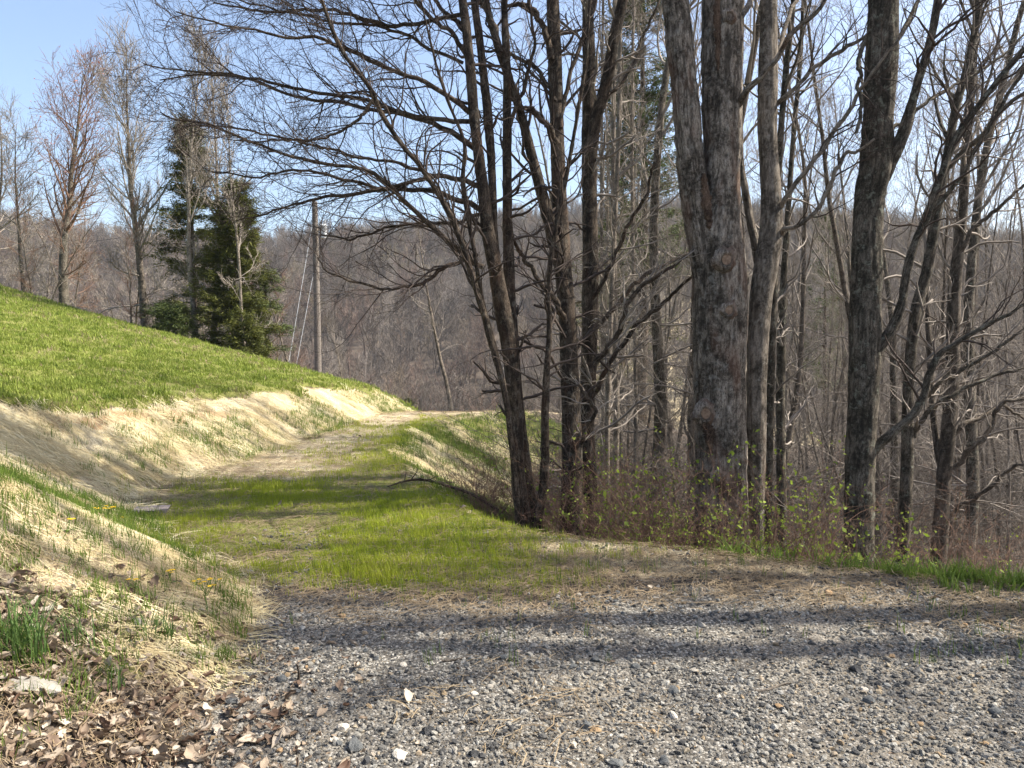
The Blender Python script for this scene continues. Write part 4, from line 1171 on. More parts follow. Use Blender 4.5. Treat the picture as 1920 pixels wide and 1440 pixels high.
# tangled undergrowth on the woodland floor
g = np.random.default_rng(37)
def brush_mesh(g, n, h, spread, rad=0.006):
    a = g.uniform(0, 6.28, n)
    P = np.empty((n, 8, 3)); P[:, 0] = np.stack([0.3 * np.cos(a) * g.uniform(0, 1, n), 0.3 * np.sin(a) * g.uniform(0, 1, n), np.full(n, -0.1)], -1)
    d = unit(np.stack([np.cos(a) * spread, np.sin(a) * spread, np.ones(n)], -1) + g.normal(0, 0.2, (n, 3)))
    L = h * g.uniform(0.4, 1.2, n)
    for s in range(7):
        d = unit(d + g.normal(0, 0.13, (n, 3)) + np.array([0, 0, -0.03 * s]))
        P[:, s + 1] = P[:, s] + d * (L / 7)[:, None]
    R = np.linspace(1, 0.4, 8)[None] * (rad * g.uniform(0.5, 1.3, n))[:, None]
    c, cr = grow(P, R, 6, 0.2, 1.0, 45, (0.15 * h, 0.4 * h), 4, 0.2, 0.02, 0.6, 0.003, 0.2, 0.1, g)
    e3, er = grow(c, cr, 3, 0.2, 1.0, 45, (0.06 * h, 0.18 * h), 2, 0.2, 0.02, 0.7, 0.0025, 0.2, 0, g)
    return tube_mesh('brush', [(P, R, 4), (c, cr, 3), (e3, er, 3)])
M['brush'] = plain('brush_grey_brown', (0.055, 0.047, 0.04), (0.18, 0.155, 0.13), 4)
bp = [proto('brush_%d' % i, brush_mesh(g, 12, [1.6, 2.4, 1.2, 3.0][i], [0.5, 0.4, 0.9, 0.3][i]), M['brush']) for i in range(4)]
P, f = sample(1700, -3, 42, 10, 55, lambda x, y, f: np.where((f['dE'] > 2.2) & (x < 0.76 * y), 0.75, 0), 1)
n = len(P)
print('brush', n)
scatter('woodland_brush', bp, P, np.stack([rng.normal(0, 0.1, n), rng.normal(0, 0.1, n), rng.uniform(0, 6.28, n)], -1), rng.uniform(0.7, 1.4, n), 'tangled grey and red-brown brush over the woodland floor', 'brush')

# ------------------------------------------------------------------ evergreens
M['hemlock'] = leafy('hemlock_needles', [(0.15, (0.035, 0.042, 0.011)), (0.5, (0.085, 0.095, 0.02)), (0.85, (0.19, 0.19, 0.045))], 0.2, 'pos', 1.2)
M['pine'] = leafy('pine_needles', [(0.15, (0.03, 0.045, 0.015)), (0.5, (0.075, 0.10, 0.03)), (0.85, (0.15, 0.17, 0.055))], 0.2, 'pos', 1.0)

def evergreen(name, label, loc, h, wd, cs, dens, mat, g, droop=-0.05, ragged=0.3, trunk_r=0.12, group=None, nspray=1.0):
    e = empty(name, loc, label, 'tree', group)
    tt = np.linspace(0, 1, 22)
    TP = np.stack([np.cumsum(g.normal(0, 0.02, 22)), np.cumsum(g.normal(0, 0.02, 22)), -0.3 + (h + 0.3) * tt], -1)
    TR = trunk_r * (1 - 0.95 * tt) + 0.004
    link('trunk', tube_mesh('trunk', [(TP[None], TR[None], 8)]), M['bark_dark'], e)
    nb = int(dens)
    t = cs + (1 - cs) * g.uniform(0, 1, nb) ** 0.85
    L = wd * (1 - (t - cs) / (1 - cs)) ** 0.75 * g.uniform(1 - ragged, 1.1, nb) + 0.12
    az = g.uniform(0, 6.28, nb)
    nseg = 6
    B = np.empty((nb, nseg + 1, 3))
    p0 = np.stack([np.interp(t, tt, TP[:, i]) for i in range(3)], -1)
    B[:, 0] = p0
    d = np.stack([np.cos(az), np.sin(az), g.uniform(0.0, 0.45, nb)], -1)
    for s in range(nseg):
        d = unit(d + g.normal(0, 0.08, (nb, 3)) + np.array([0, 0, droop]))
        B[:, s + 1] = B[:, s] + d * (L / nseg)[:, None]
    BR = np.linspace(1, 0.3, nseg + 1)[None] * (0.008 + 0.008 * L)[:, None]
    sub = grow(B, BR, 5, 0.25, 1.0, 45, (0.2, 0.2 + 0.28 * wd), 4, 0.1, droop * 0.6, 0.5, 0.003, 0.3, 0.8, g)
    link('branches', tube_mesh('branches', [(B, BR, 4), (sub[0], sub[1], 3)]), M['twig'], e)
    # needle sprays: slim blades along the twigs
    S = np.concatenate([sub[0].reshape(-1, 3)[::1], B[:, 2:].reshape(-1, 3)])
    k = int(7 * nspray)
    S = np.repeat(S, k, 0) + g.normal(0, 0.05, (len(S) * k, 3))
    m_ = len(S)
    dirn = unit(g.normal(0, 1, (m_, 3)) * [1, 1, 0.45] + unit((S - TP[-1] * [1, 1, 0]) * [1, 1, 0]) * 0.6)
    sd_ = unit(np.cross(dirn, g.normal(0, 0.5, (m_, 3)) + np.array([0, 0, 1.0])))
    ln = g.uniform(0.09, 0.22, m_)[:, None]; wv_ = g.uniform(0.010, 0.022, m_)[:, None]
    V = np.stack([S - sd_ * wv_, S + sd_ * wv_, S + dirn * ln + sd_ * wv_ * 0.3], 1).reshape(-1, 3)
    tag(link('needles', mesh_np('needles', V, np.arange(len(V)).reshape(-1, 3), smooth=False), mat, e), kind='stuff')
    return e

def spot(xp, Y, dz=0.0):
    X = (xp - 960) / F * Y * 1.0
    return (X, Y, zg1(X, Y) + dz)
g = np.random.default_rng(41)
evergreen('hemlock_tree', 'dense dark green hemlock full to the ground beside the utility pole', spot(447, 26.5), 6.2, 1.6, 0.06, 190, M['hemlock'], g, -0.02, 0.7, 0.10, None, 1.6)
evergreen('hemlock_tree', 'taller ragged hemlock with open sparse top among the bare hilltop trees', spot(368, 28), 8.4, 1.8, 0.16, 130, M['hemlock'], g, -0.03, 0.7, 0.13, None, 1.4)
evergreen('hemlock_sapling', 'low wispy young hemlock at the foot of the dense hemlock', spot(500, 27.5), 4.0, 1.2, 0.05, 50, M['pine'], g, -0.02, 0.6, 0.05, None, 0.6)
evergreen('hemlock_sapling', 'small bushy evergreen shrub between bare hilltop trunks', spot(465, 24.6), 1.5, 0.8, 0.02, 40, M['hemlock'], g, 0.0, 0.4, 0.03, None, 0.8)
evergreen('white_pine', 'tall feathery white pine rising behind the dark forked trunks', spot(1205, 24), 16.0, 2.5, 0.22, 230, M['pine'], g, 0.05, 0.45, 0.20, None, 1.3)
evergreen('white_pine', 'shorter dark pine in the wood beside the tall feathery pine', spot(1165, 27), 12.5, 2.2, 0.2, 120, M['hemlock'], g, 0.0, 0.45, 0.18, None, 0.8)
evergreen('white_pine', 'low yellowish pine in the wood seen between the pale and lichened trunks', spot(1545, 34), 11.5, 2.0, 0.3, 90, M['pine'], g, 0.03, 0.5, 0.15, None, 0.7)
evergreen('laurel_bush', 'dark round evergreen bush beyond the end of the track', spot(757, 27), 1.0, 1.0, 0.02, 40, M['hemlock'], g, 0.02, 0.85, 0.03, None, 0.9)
evergreen('laurel_bush', 'low dark evergreen bush under the hilltop hemlocks', spot(330, 25.5), 1.0, 1.1, 0.02, 50, M['pine'], g, 0.0, 0.4, 0.03, None, 0.9)

# ------------------------------------------------------------------ bare trees on the hilltop
g = np.random.default_rng(51)
def hill_tree(lab, xp, Y, h, r, nl, cs, L, ang, up, bud=False, grp=None, mt='bark_wood', tw=(8, 5), lean=(0, 0), lower=4):
    t, c = bare_tree(g, h, r, nl, cs, L, ang, up, 3, tw, 0.02, 0.009, (10, 5, 3, 3), lower, lean)
    e = plant('hilltop_tree', lab, 'tree', grp, spot(xp, Y), t, c, M[mt], M['twig_grey'] if not bud else M['twig_red'], g.uniform(0, 6.28))
    if bud:
        tips = c[-1][0][:, -1]
        tips = tips[(tips[:, 2] > h * 0.55) & (g.uniform(0, 1, len(tips)) < 0.5)]
        m_ = len(tips)
        d1 = g.normal(0, 0.035, (m_, 3)); d2 = g.normal(0, 0.035, (m_, 3))
        V = np.stack([tips, tips + d1, tips + d2], 1).reshape(-1, 3)
        tag(link('buds', mesh_np('buds', V, np.arange(len(V)).reshape(-1, 3), smooth=False), M['bud'], e), kind='stuff')
    return e
hill_tree('budding tree with reddish crown standing alone on the grassy crest', 125, 31, 9.6, 0.20, 38, 0.30, (2.0, 4.2), 40, 0.10, True, None, 'bark_mossy', (9, 6))
hill_tree('tall grey tree forking low on the crest beside the budding tree', 277, 29, 9.6, 0.17, 36, 0.32, (1.8, 4.0), 36, 0.12, False, None, 'bark_wood', (9, 6))
hill_tree('pale slender trunk rising in front of the ragged hemlock', 368, 26.2, 10.5, 0.11, 28, 0.40, (1.2, 2.8), 34, 0.13, False, None, 'bark_slim')
hill_tree('leaning slender tree between the two hemlocks', 398, 26.8, 11.0, 0.11, 28, 0.40, (1.2, 2.8), 34, 0.13, False, None, 'bark_slim', (8, 5), (0.06, 0))
hill_tree('thin pale tree in front of the dense hemlock', 458, 25.4, 9.2, 0.07, 22, 0.40, (0.8, 2.0), 35, 0.13, False, None, 'bark_slim', (7, 5), (0.04, 0))
hill_tree('dark thin tree leaning beside the crest grass past the budding tree', 50, 32, 7.0, 0.10, 28, 0.30, (1.4, 3.0), 48, 0.06, False, None, 'bark_wood', (8, 5), (-0.04, 0))
hill_tree('twisted thin tree at the far edge of the crest', -15, 32, 7.0, 0.12, 32, 0.2, (1.6, 3.4), 52, 0.05, False, None, 'bark_wood', (8, 5))
hill_tree('small bare tree standing alone on the slope beyond the pole', 646, 33, 4.6, 0.05, 20, 0.3, (0.6, 1.5), 40, 0.14, False, None, 'bark_slim', (6, 4))
hill_tree('dead grey leaning trunk beyond the end of the track', 862, 30, 9.0, 0.12, 12, 0.5, (0.8, 1.8), 40, 0.1, False, None, 'bark_wood', (5, 3), (-0.1, 0))
# understorey along the crest
crest = []
for k in range(26):
    xp = g.uniform(-40, 560)
    Y = g.uniform(27, 36) + (3 if xp < 200 else 0)
    if k < 3:
        t, c = bare_tree(g, g.uniform(4.5, 6.5), 0.035 + 0.01 * k, 16, 0.15, (0.8, 1.9), 50, 0.06, 3, (7, 4), 0.05, 0.006, (6, 4, 3, 3), 4)
        e = plant('crest_sapling', 'thin bare sapling in the thicket behind the grassy crest', 'sapling', 'saplings behind the crest', spot(xp, Y), t, c, M['bark_wood'], M['twig_red'] if k == 1 else M['twig_grey'], g.uniform(0, 6.28))
        crest.append(e)
    else:
        e = copy_tree(crest[k % 3])
        e.location = spot(xp, Y); e.rotation_euler = (0, 0, g.uniform(0, 6.28))
        s = g.uniform(0.7, 1.3); e.scale = (s, s, s)

# ------------------------------------------------------------------ utility pole
M['pole'] = plain('weathered_pole_wood', (0.095, 0.08, 0.066), (0.21, 0.183, 0.155), 12)
M['steel'] = plain('galvanised_grey', (0.45, 0.47, 0.48), (0.58, 0.60, 0.61), 8, 0.5, 0.05)
M['porcelain'] = plain('porcelain_grey', (0.30, 0.31, 0.32), (0.5, 0.5, 0.5), 8, 0.3, 0.0)
M['cable'] = plain('dark_cable', (0.05, 0.05, 0.055), (0.09, 0.09, 0.095), 8, 0.6, 0.0)
M['orange'] = plain('orange_marker', (0.6, 0.2, 0.08), (0.7, 0.26, 0.1), 8, 0.6, 0.0)
YP = 42.0
pb = np.array(spot(596, YP)); pt = px(590, 378, YP)
pole = empty('utility_pole', pb, 'weathered wooden utility pole with a grey transformer and guy wires', 'pole')
def rel(p): return np.asarray(p, float) - pb
zt = pt[2] - pb[2]
def line_tube(name, pts, rad, mat, parent, sides=8, n=None, base=None):
    p, r, _ = resample(pts, np.full(len(pts), rad) if np.isscalar(rad) else rad, n or len(pts))
    me = tube_mesh(name, [(p[None], r[None], sides)], base if base is not None else (0, 0, 0))
    return link(name, me, mat, parent)
line_tube('shaft', [(0, 0, -0.6), (0, 0, zt * 0.5), (pt[0] - pb[0], 0, zt)], [0.20, 0.18, 0.15], M['pole'], pole, 14, 24)
Vt = []
def lathe(name, prof, c, mat, parent, ns=16):
    V = [(c[0] + r * math.cos(2 * math.pi * j / ns), c[1] + r * math.sin(2 * math.pi * j / ns), c[2] + z) for r, z in prof for j in range(ns)]
    T = [(i * ns + j, i * ns + (j + 1) % ns, (i + 1) * ns + (j + 1) % ns, (i + 1) * ns + j) for i in range(len(prof) - 1) for j in range(ns)]
    return link(name, mesh_np(name, np.array(V), np.array(T)), mat, parent)
tc = rel(px(606, 447, YP - 0.3))
tr = lathe('transformer', [(0.001, 0), (0.19, 0.0), (0.2, 0.03), (0.2, 0.62), (0.215, 0.63), (0.215, 0.68), (0.15, 0.76), (0.001, 0.79)], tc, M['steel'], pole)
for dx in (-0.09, 0.1):
    lathe('bushing', [(0.04, 0.74), (0.06, 0.78), (0.035, 0.82), (0.055, 0.86), (0.03, 0.9), (0.045, 0.94), (0.001, 1.02)], tc + np.array([dx, 0, 0]), M['porcelain'], tr, 10)
lathe('insulator', [(0.03, -0.05), (0.03, 0.05), (0.07, 0.08), (0.05, 0.14), (0.06, 0.18), (0.001, 0.22)], (pt[0] - pb[0], 0, zt), M['porcelain'], pole, 10)
bk_ = rel(px(598, 432, YP))
line_tube('bracket', [bk_ + [-0.05, -0.05, 0.35], bk_ + [0.14, -0.1, 0.35]], 0.03, M['steel'], pole, 6)
def guy(xp0, yp0, xg, Yg):
    a = rel(px(xp0, yp0, YP)); gx = (xg - 960) / F * Yg
    b_ = rel((gx, Yg, zg1(gx, Yg) - 0.1))
    w_ = line_tube('guy_wire', [a, (a + b_) / 2, b_], 0.011, M['steel'], pole, 5, 12)
    line_tube('wire_marker', [b_ + (a - b_) * 0.04, b_ + (a - b_) * 0.16], 0.03, M['orange'] if xg < 530 else M['steel'], w_, 6)
guy(588, 405, 524, 38.5)
guy(590, 500, 536, 39.5)
line_tube('ground_wire', [(0.15, -0.10, 0.0), (0.14, -0.09, zt * 0.5), (0.05, -0.1, zt * 0.85)], 0.012, M['cable'], pole, 5, 12)
def wire(p0, p1, sag, lab):
    t = np.linspace(0, 1, 28)[:, None]
    p = p0 * (1 - t) + p1 * t - np.array([0, 0, 1.0]) * sag * 4 * t * (1 - t)
    o = line_tube('power_line', p, 0.012, M['cable'], None, 5, 28, base=p0)
    o.location = p0
    return tag(o, lab, 'power line')
wire(px(591, 380, YP), np.array([46, 66, 6.0]), 2.0, 'overhead wire running from the pole top into the wood')
wire(px(594, 440, YP), np.array([40, 70, 2.5]), 1.8, 'lower overhead wire running from below the transformer into the wood')
wire(px(589, 382, YP), np.array([-70, 62, 9.5]), 2.0, 'overhead wire running from the pole top behind the hilltop trees')

# ------------------------------------------------------------------ brush, shrubs, plants
M['newleaf'] = leafy('new_leaf_yellow_green', [(0.2, (0.16, 0.24, 0.03)), (0.6, (0.28, 0.36, 0.05)), (0.9, (0.40, 0.45, 0.10))], 0.45, 'pos', 6.0)
def shrub(name, label, cat, group, loc, n, h, spread, mat, g, leaf=0, leafsize=0.022, k2=6, k3=4, rad=0.005, arch=-0.06):
    e = empty(name, loc, label, cat, group, 0)
    a = g.uniform(0, 6.28, n)
    p = np.stack([0.12 * spread * np.cos(a) * g.uniform(0, 1, n), 0.12 * spread * np.sin(a) * g.uniform(0, 1, n), np.full(n, -0.12)], -1)
    d = unit(np.stack([np.cos(a) * spread * 0.5, np.sin(a) * spread * 0.5, np.full(n, 1.0)], -1) + g.normal(0, 0.15, (n, 3)))
    P = np.empty((n, 9, 3)); P[:, 0] = p
    L = h * g.uniform(0.55, 1.25, n)
    for s in range(8):
        d = unit(d + g.normal(0, 0.12, (n, 3)) + np.array([0, 0, arch * (s / 4)]))
        P[:, s + 1] = P[:, s] + d * (L / 8)[:, None]
    R = np.linspace(1, 0.35, 9)[None] * (rad * g.uniform(0.6, 1.3, n))[:, None]
    c, cr = grow(P, R, k2, 0.2, 1.0, 45, (0.15 * h, 0.4 * h), 5, 0.2, 0.02, 0.6, 0.0016, 0.2, 0.1, g)
    e3, er = grow(c, cr, k3, 0.2, 1.0, 45, (0.05 * h, 0.16 * h), 3, 0.2, 0.02, 0.7, 0.0013, 0.2, 0, g)
    tag(link('canes', tube_mesh('canes', [(P, R, 5)]), mat, e), kind='stuff')
    tag(link('twigs', tube_mesh('twigs', [(c, cr, 3), (e3, er, 3)]), mat, e), kind='stuff')
    if leaf:
        S = np.concatenate([e3[:, 1:].reshape(-1, 3), c[:, 2:].reshape(-1, 3)])
        S = S[g.uniform(0, 1, len(S)) < leaf]
        S = np.repeat(S, 2, 0) + g.normal(0, 0.008, (2 * len(S), 3))
        m_ = len(S)
        dr = unit(g.normal(0, 1, (m_, 3)) + np.array([0, 0, 0.4])); sd_ = unit(np.cross(dr, g.normal(0, 1, (m_, 3))))
        ln = leafsize * np.exp(g.normal(-0.15, 0.4, m_))[:, None]
        V = np.stack([S, S + dr * ln * 0.5 + sd_ * ln * 0.32, S + dr * ln, S + dr * ln * 0.5 - sd_ * ln * 0.32], 1).reshape(-1, 3)
        tag(link('leaves', mesh_np('leaves', V, np.arange(len(V)).reshape(-1, 4), smooth=False), M['newleaf'], e), kind='stuff')
    return e
g = np.random.default_rng(61)
def at_edge(xp, Y):
    X = (xp - 960) / F * Y
    return (X, Y, zg1(X, Y))
for xp, Y in [(872, 8.7), (910, 8.3), (938, 8.0), (900, 9.4), (945, 8.9), (960, 8.4)]:
    shrub('bramble', 'red-brown bramble canes filling the hollow beside the maple', 'bramble', 'bramble canes in the hollow', at_edge(xp, Y), 24, g.uniform(0.6, 0.85), 1.4, M['twig_red'], g, 0.0, k2=6, k3=4, rad=0.004)
for xp, Y in [(1030, 8.1), (1045, 8.8), (1120, 8.5), (1160, 8.3), (1215, 8.9), (1255, 8.6), (1190, 9.6), (1270, 9.8), (1100, 9.8), (1150, 7.6), (1230, 7.5), (1290, 7.6), (1430, 7.4), (1520, 7.2)]:
    shrub('bramble', 'tan arching brush growing among the trunk feet along the gravel edge', 'bramble', 'tan brush between the trunks', at_edge(xp, Y), 26, g.uniform(1.2, 1.7), 1.1, M['twig_red'], g, 0.09, 0.028, k2=6, k3=4, rad=0.004)
for xp, Y, h, lab in [(1215, 8.2, 0.8, 'young honeysuckle in thin leaf just short of the big knotty trunk'),
                      (1285, 7.7, 0.95, 'leafy honeysuckle against the big knotty trunk, on the side of the maple'),
                      (1340, 7.5, 0.75, 'low leafy honeysuckle at the foot of the big knotty trunk'),
                      (1385, 7.6, 1.25, 'tall thin leafy shoot arching across the big knotty trunk'),
                      (1480, 7.4, 1.1, 'yellow-green honeysuckle between the pale trunk and the lichened trunk'),
                      (1525, 7.6, 1.3, 'tallest yellow-green honeysuckle, beside the lichened trunk'),
                      (1565, 7.1, 1.0, 'yellow-green shrub in front of the lichened trunk'),
                      (1690, 7.2, 0.6, 'low leafy sprig beyond the lichened trunk by the verge grass'),
                      (1790, 7.6, 0.7, 'thin leafy sprig in the brush beyond the verge grass')]:
    shrub('honeysuckle_shrub', lab, 'shrub', 'honeysuckle coming into leaf', at_edge(xp, Y), 12, h * 1.25, 0.75, M['twig_red'], g, 0.17, 0.034, k2=6, k3=4, rad=0.0055)
for xp, Y in [(1840, 8.0), (1880, 7.6), (1750, 8.6), (1820, 9.6), (1900, 9.2), (1660, 9.4), (1500, 9.6), (1550, 10.5)]:
    shrub('bramble', 'thin bare brush on the slope behind the lichened trunk and verge grass', 'bramble', 'bare brush on the slope', at_edge(xp, Y), 24, g.uniform(1.2, 1.8), 1.0, M['twig_red'], g, 0.02, k2=6, k3=4, rad=0.004)
for xp, Y in [(770, 26), (800, 27), (840, 25), (880, 26), (720, 27), (910, 24), (670, 30)]:
    shrub('bramble', 'grey scrub beyond the end of the track', 'bramble', 'scrub beyond the track', at_edge(xp, Y), 22, g.uniform(1.4, 2.2), 1.0, M['twig_grey'], g, 0.0, k2=7, k3=4, rad=0.008)

# grass clumps at the foot of the near bank
M['clump'] = leafy('clump_grass', [(0.2, (0.05, 0.10, 0.022)), (0.8, (0.12, 0.19, 0.05))], 0.3, 'pos', 9.0)
def bank_pt(xp, yp):
    """ground point seen at a photo pixel, by marching along the ray"""
    d = px(xp, yp, 1.0) - np.array([0, 0, CH])
    ts = np.linspace(1.5, 30, 1400)
    P = np.array([0, 0, CH]) + ts[:, None] * d
    k = np.argmax(P[:, 2] < zg(P[:, 0], P[:, 1]))
    return np.array([P[k, 0], P[k, 1], zg1(P[k, 0], P[k, 1])])
for xp, yp, n, h, lab in [(40, 1235, 110, 0.30, 'long dark grass clump above the dead leaves at the bank foot'),
                          (135, 1215, 40, 0.22, 'smaller grass clump next to the long dark one on the bank'),
                          (290, 1195, 70, 0.16, 'short bright grass clump beside the pale rock'),
                          (195, 1285, 24, 0.12, 'thin grass tuft growing out of the dead leaves'),
                          (430, 1240, 30, 0.09, 'little green weed clump at the edge of the gravel')]:
    p = bank_pt(xp, yp)
    me = blades(n, h * 0.5, h * 1.1, 0.006, 0.09, 0.9, 4, g)
    o = link('grass_clump', me, M['clump'], None, p)
    tag(o, lab, 'grass')

# yellow flowers
M['petal'] = plain('petal_yellow', (0.75, 0.45, 0.01), (0.85, 0.58, 0.03), 20, 0.6, 0.0)
M['stalk'] = plain('stalk_green', (0.10, 0.16, 0.04), (0.17, 0.24, 0.06), 20)
def flower_head(c, r, g):
    V, T = [c + [0, 0, 0.2 * r]], []
    k = 8
    for i in range(k):
        a = 2 * math.pi * i / k
        for da, q in ((-0.3, 0.62), (0, 1.0), (0.3, 0.62)):
            V.append(c + np.array([math.cos(a + da) * r * q, math.sin(a + da) * r * q, 0.12 * r * g.normal()]))
        b = 1 + 3 * i
        T.append((0, b, b + 1, b + 2))
    return np.array(V), np.array(T)
def ragwort(xp, yp, h, nh, spread, lab, yfoot=None):
    p = bank_pt(xp, yfoot or yp + 30)
    e = empty('ragwort', p, lab, 'flower', 'yellow flowers on the near bank')
    z0 = np.zeros(3)
    for i in range(nh):
        top = np.array([g.normal(0, spread), g.normal(0, spread * 0.6), h * g.uniform(0.9, 1.05)])
        fork = np.array([0.01 * g.normal(), 0, h * 0.6])
        if i == 0:
            line_tube('stalk', [(0, 0, -0.03), (0.006, 0, h * 0.3), fork], 0.0028, M['stalk'], e, 5, 8)
        line_tube('stalk', [fork, (fork + top) / 2 + [0, 0, 0.005], top], 0.0016, M['stalk'], e, 4, 6)
        V, T = flower_head(top, 0.0155, g)
        link('flower_head', mesh_np('flower_head', V, T, smooth=False), M['petal'], e)
    for i in range(3):
        a = g.uniform(0, 6.28)
        L = 0.05
        V = np.array([(0, 0, 0.0), (math.cos(a) * L * 0.5 - math.sin(a) * 0.012, math.sin(a) * L * 0.5 + math.cos(a) * 0.012, 0.025), (math.cos(a) * L, math.sin(a) * L, 0.02), (math.cos(a) * L * 0.5 + math.sin(a) * 0.012, math.sin(a) * L * 0.5 - math.cos(a) * 0.012, 0.025)])
        link('leaf', mesh_np('leaf', V, np.array([(0, 1, 2, 3)])), M['stalk'], e)
ragwort(203, 957, 0.13, 9, 0.05, 'broad yellow flower cluster beside the grey board on the bank', 985)
ragwort(233, 968, 0.07, 4, 0.025, 'small yellow flowers right by the end of the grey board', 985)
ragwort(127, 985, 0.08, 2, 0.02, 'pair of small yellow flowers high on the straw bank', 1002)
ragwort(387, 1097, 0.21, 10, 0.045, 'tall yellow flower on a thin stalk at the edge of the gravel', 1160)
ragwort(318, 1074, 0.09, 5, 0.03, 'yellow flowers by the fallen stick on the bank foot', 1098)
ragwort(250, 1092, 0.06, 3, 0.02, 'short yellow flowers low in the bank grass', 1106)

# ------------------------------------------------------------------ loose things on the ground
def box_mesh(name, sx, sy, sz, g, wob=0.08, nx=7):
    """rough split board or slab: a box with uneven section along its length"""
    V, T = [], []
    for i in range(nx):
        x = (i / (nx - 1) - 0.5) * sx
        for a, b in ((-1, -1), (1, -1), (1, 1), (-1, 1)):
            V.append((x + 0.03 * sx * g.normal() * (i in (0, nx - 1)), a * sy * 0.5 * (1 + wob * g.normal()), b * sz * 0.5 * (1 + wob * g.normal()) + sz * 0.5))
        if i:
            for j in range(4):
                p, q = (i - 1) * 4 + j, (i - 1) * 4 + (j + 1) % 4
                T.append((p, q, q + 4, p + 4))
    T += [(3, 2, 1, 0), (4 * nx - 4, 4 * nx - 3, 4 * nx - 2, 4 * nx - 1)]
    return mesh_np(name, np.array(V), np.array(T), smooth=False)
M['board'] = plain('weathered_board', (0.16, 0.13, 0.115), (0.32, 0.27, 0.245), 25)
p = bank_pt(283, 962)
o = link('board', box_mesh('board', 0.34, 0.14, 0.045, g), M['board'], None, p); o.rotation_euler = (0.12, -0.05, 0.1)
tag(o, 'weathered grey board lying in the grass by the yellow flowers', 'board')

def stick(xp, yp, L, r, rz, lab, tilt=0.0, curve=0.05, mat='bark_slim', lift=0.0):
    p = bank_pt(xp, yp)
    d = np.array([math.cos(rz), math.sin(rz), tilt])
    pts = []
    for t in np.linspace(-0.5, 0.5, 7):
        q = p + d * L * t + np.array([-d[1], d[0], 0]) * curve * L * math.sin(t * 5) 
        q[2] = zg1(q[0], q[1]) + r * 0.8 + lift * (t + 0.5)
        pts.append(q)
    P, R, _ = resample(pts, np.linspace(r, r * 0.6, 7), 16)
    o = link('stick', tube_mesh('stick', [(P[None], R[None], 7)], p), M[mat], None, p)
    return tag(o, lab, 'stick', 'fallen sticks')
stick(328, 1092, 0.30, 0.012, 0.55, 'pale fallen stick on the bank foot by the yellow flowers')
stick(205, 1382, 0.30, 0.010, -0.1, 'dark stick lying under the dead leaves beside the gravel', mat='bark_wood')
stick(780, 1092, 0.32, 0.010, -0.25, 'grey stick in the thin grass where the gravel begins')
stick(1450, 1292, 0.22, 0.007, 0.35, 'short pale stick on the shaded gravel')
stick(1045, 1348, 0.16, 0.009, 0.2, 'small split stick on the open gravel')
stick(860, 1240, 0.18, 0.007, 0.15, 'thin tan stick on the gravel near the leaf pile')
# bare branch fallen on the rim of the hollow
p = bank_pt(800, 915)
br = empty('fallen_branch', p, 'dark fallen branch with twigs on the rim of the bramble hollow', 'branch')
pts = [np.array([-0.42, -0.1, 0.03]), np.array([-0.25, 0.0, 0.07]), np.array([-0.05, 0.05, 0.08]), np.array([0.2, 0.0, 0.03]), np.array([0.5, -0.1, -0.05]), np.array([0.8, -0.25, -0.2])]
BP, BR_, _ = resample(pts, [0.006, 0.012, 0.015, 0.017, 0.018, 0.018], 24)
link('limb', tube_mesh('limb', [(BP[None], BR_[None], 7)]), M['bark_dark'], br)
bt = grow(BP[None], BR_[None], 12, 0.0, 0.7, 50, (0.1, 0.35), 6, 0.25, 0.0, 0.5, 0.003)
for i in range(len(bt[0])):
    link('twig', tube_mesh('twig', [(bt[0][i:i + 1], bt[1][i:i + 1], 4)]), M['twig'], br)
# stump of a sapling in the leaf pile
p = bank_pt(559, 1278)
o = line_tube('twig_stub', [p + [0, 0, -0.02], p + [0.004, 0, 0.035], p + [-0.004, 0, 0.075]], [0.007, 0.006, 0.005], M['bark_dark'], None, 7, 10, base=p)
o.location = p
tag(o, 'short upright dark stub poking out of the leaf pile', 'stick')

# rocks and single stones
def stone_mat(name, c1, c2):
    m, nt = newmat(name)
    co = nd(nt, 'ShaderNodeTexCoord').outputs['Object']
    a = noise(nt, co, 3.0, 6, 0.7)
    finish(nt, mix(nt, 1.0, ramp(nt, a, [(0.3, c1), (0.7, c2)]), (1.08, 1.0, 0.88), 'MULTIPLY'), 0.85, noise(nt, co, 9, 6, 0.7), 0.5, 0.08, 0.3)
    return m
SM = [('blue-grey', stone_mat('blue_grey_stone', (0.06, 0.07, 0.08), (0.16, 0.175, 0.19))), ('white', stone_mat('white_stone', (0.40, 0.39, 0.36), (0.66, 0.645, 0.61))), ('pale grey', stone_mat('pale_grey_stone', (0.22, 0.22, 0.21), (0.40, 0.39, 0.37))), ('dark', stone_mat('dark_stone', (0.03, 0.033, 0.038), (0.08, 0.085, 0.095))), ('tan', stone_mat('tan_stone', (0.26, 0.17, 0.09), (0.46, 0.35, 0.23)))]
sms = []
for k, (nm, mt) in enumerate(SM):
    for j in range(3):
        me = stone_mesh(g, 0.7 if nm != 'dark' else 0.8, 2)
        me.materials.append(mt)
        sms.append((k, me))
def stone(x, y, s, k, lab, grp, rz=None, name='stone', flat=1.0):
    me = random.choice([q for kk, q in sms if kk == k])
    o = bpy.data.objects.new(name, me)
    COL.objects.link(o)
    o.location = (x, y, zg1(x, y) + 0.10 * s * flat)
    o.scale = (s, s, s * flat)
    o.rotation_euler = (g.normal(0, 0.12), g.normal(0, 0.12), g.uniform(0, 6.28) if rz is None else rz)
    return tag(o, lab, 'rock' if name == 'rock' else 'stone', grp)
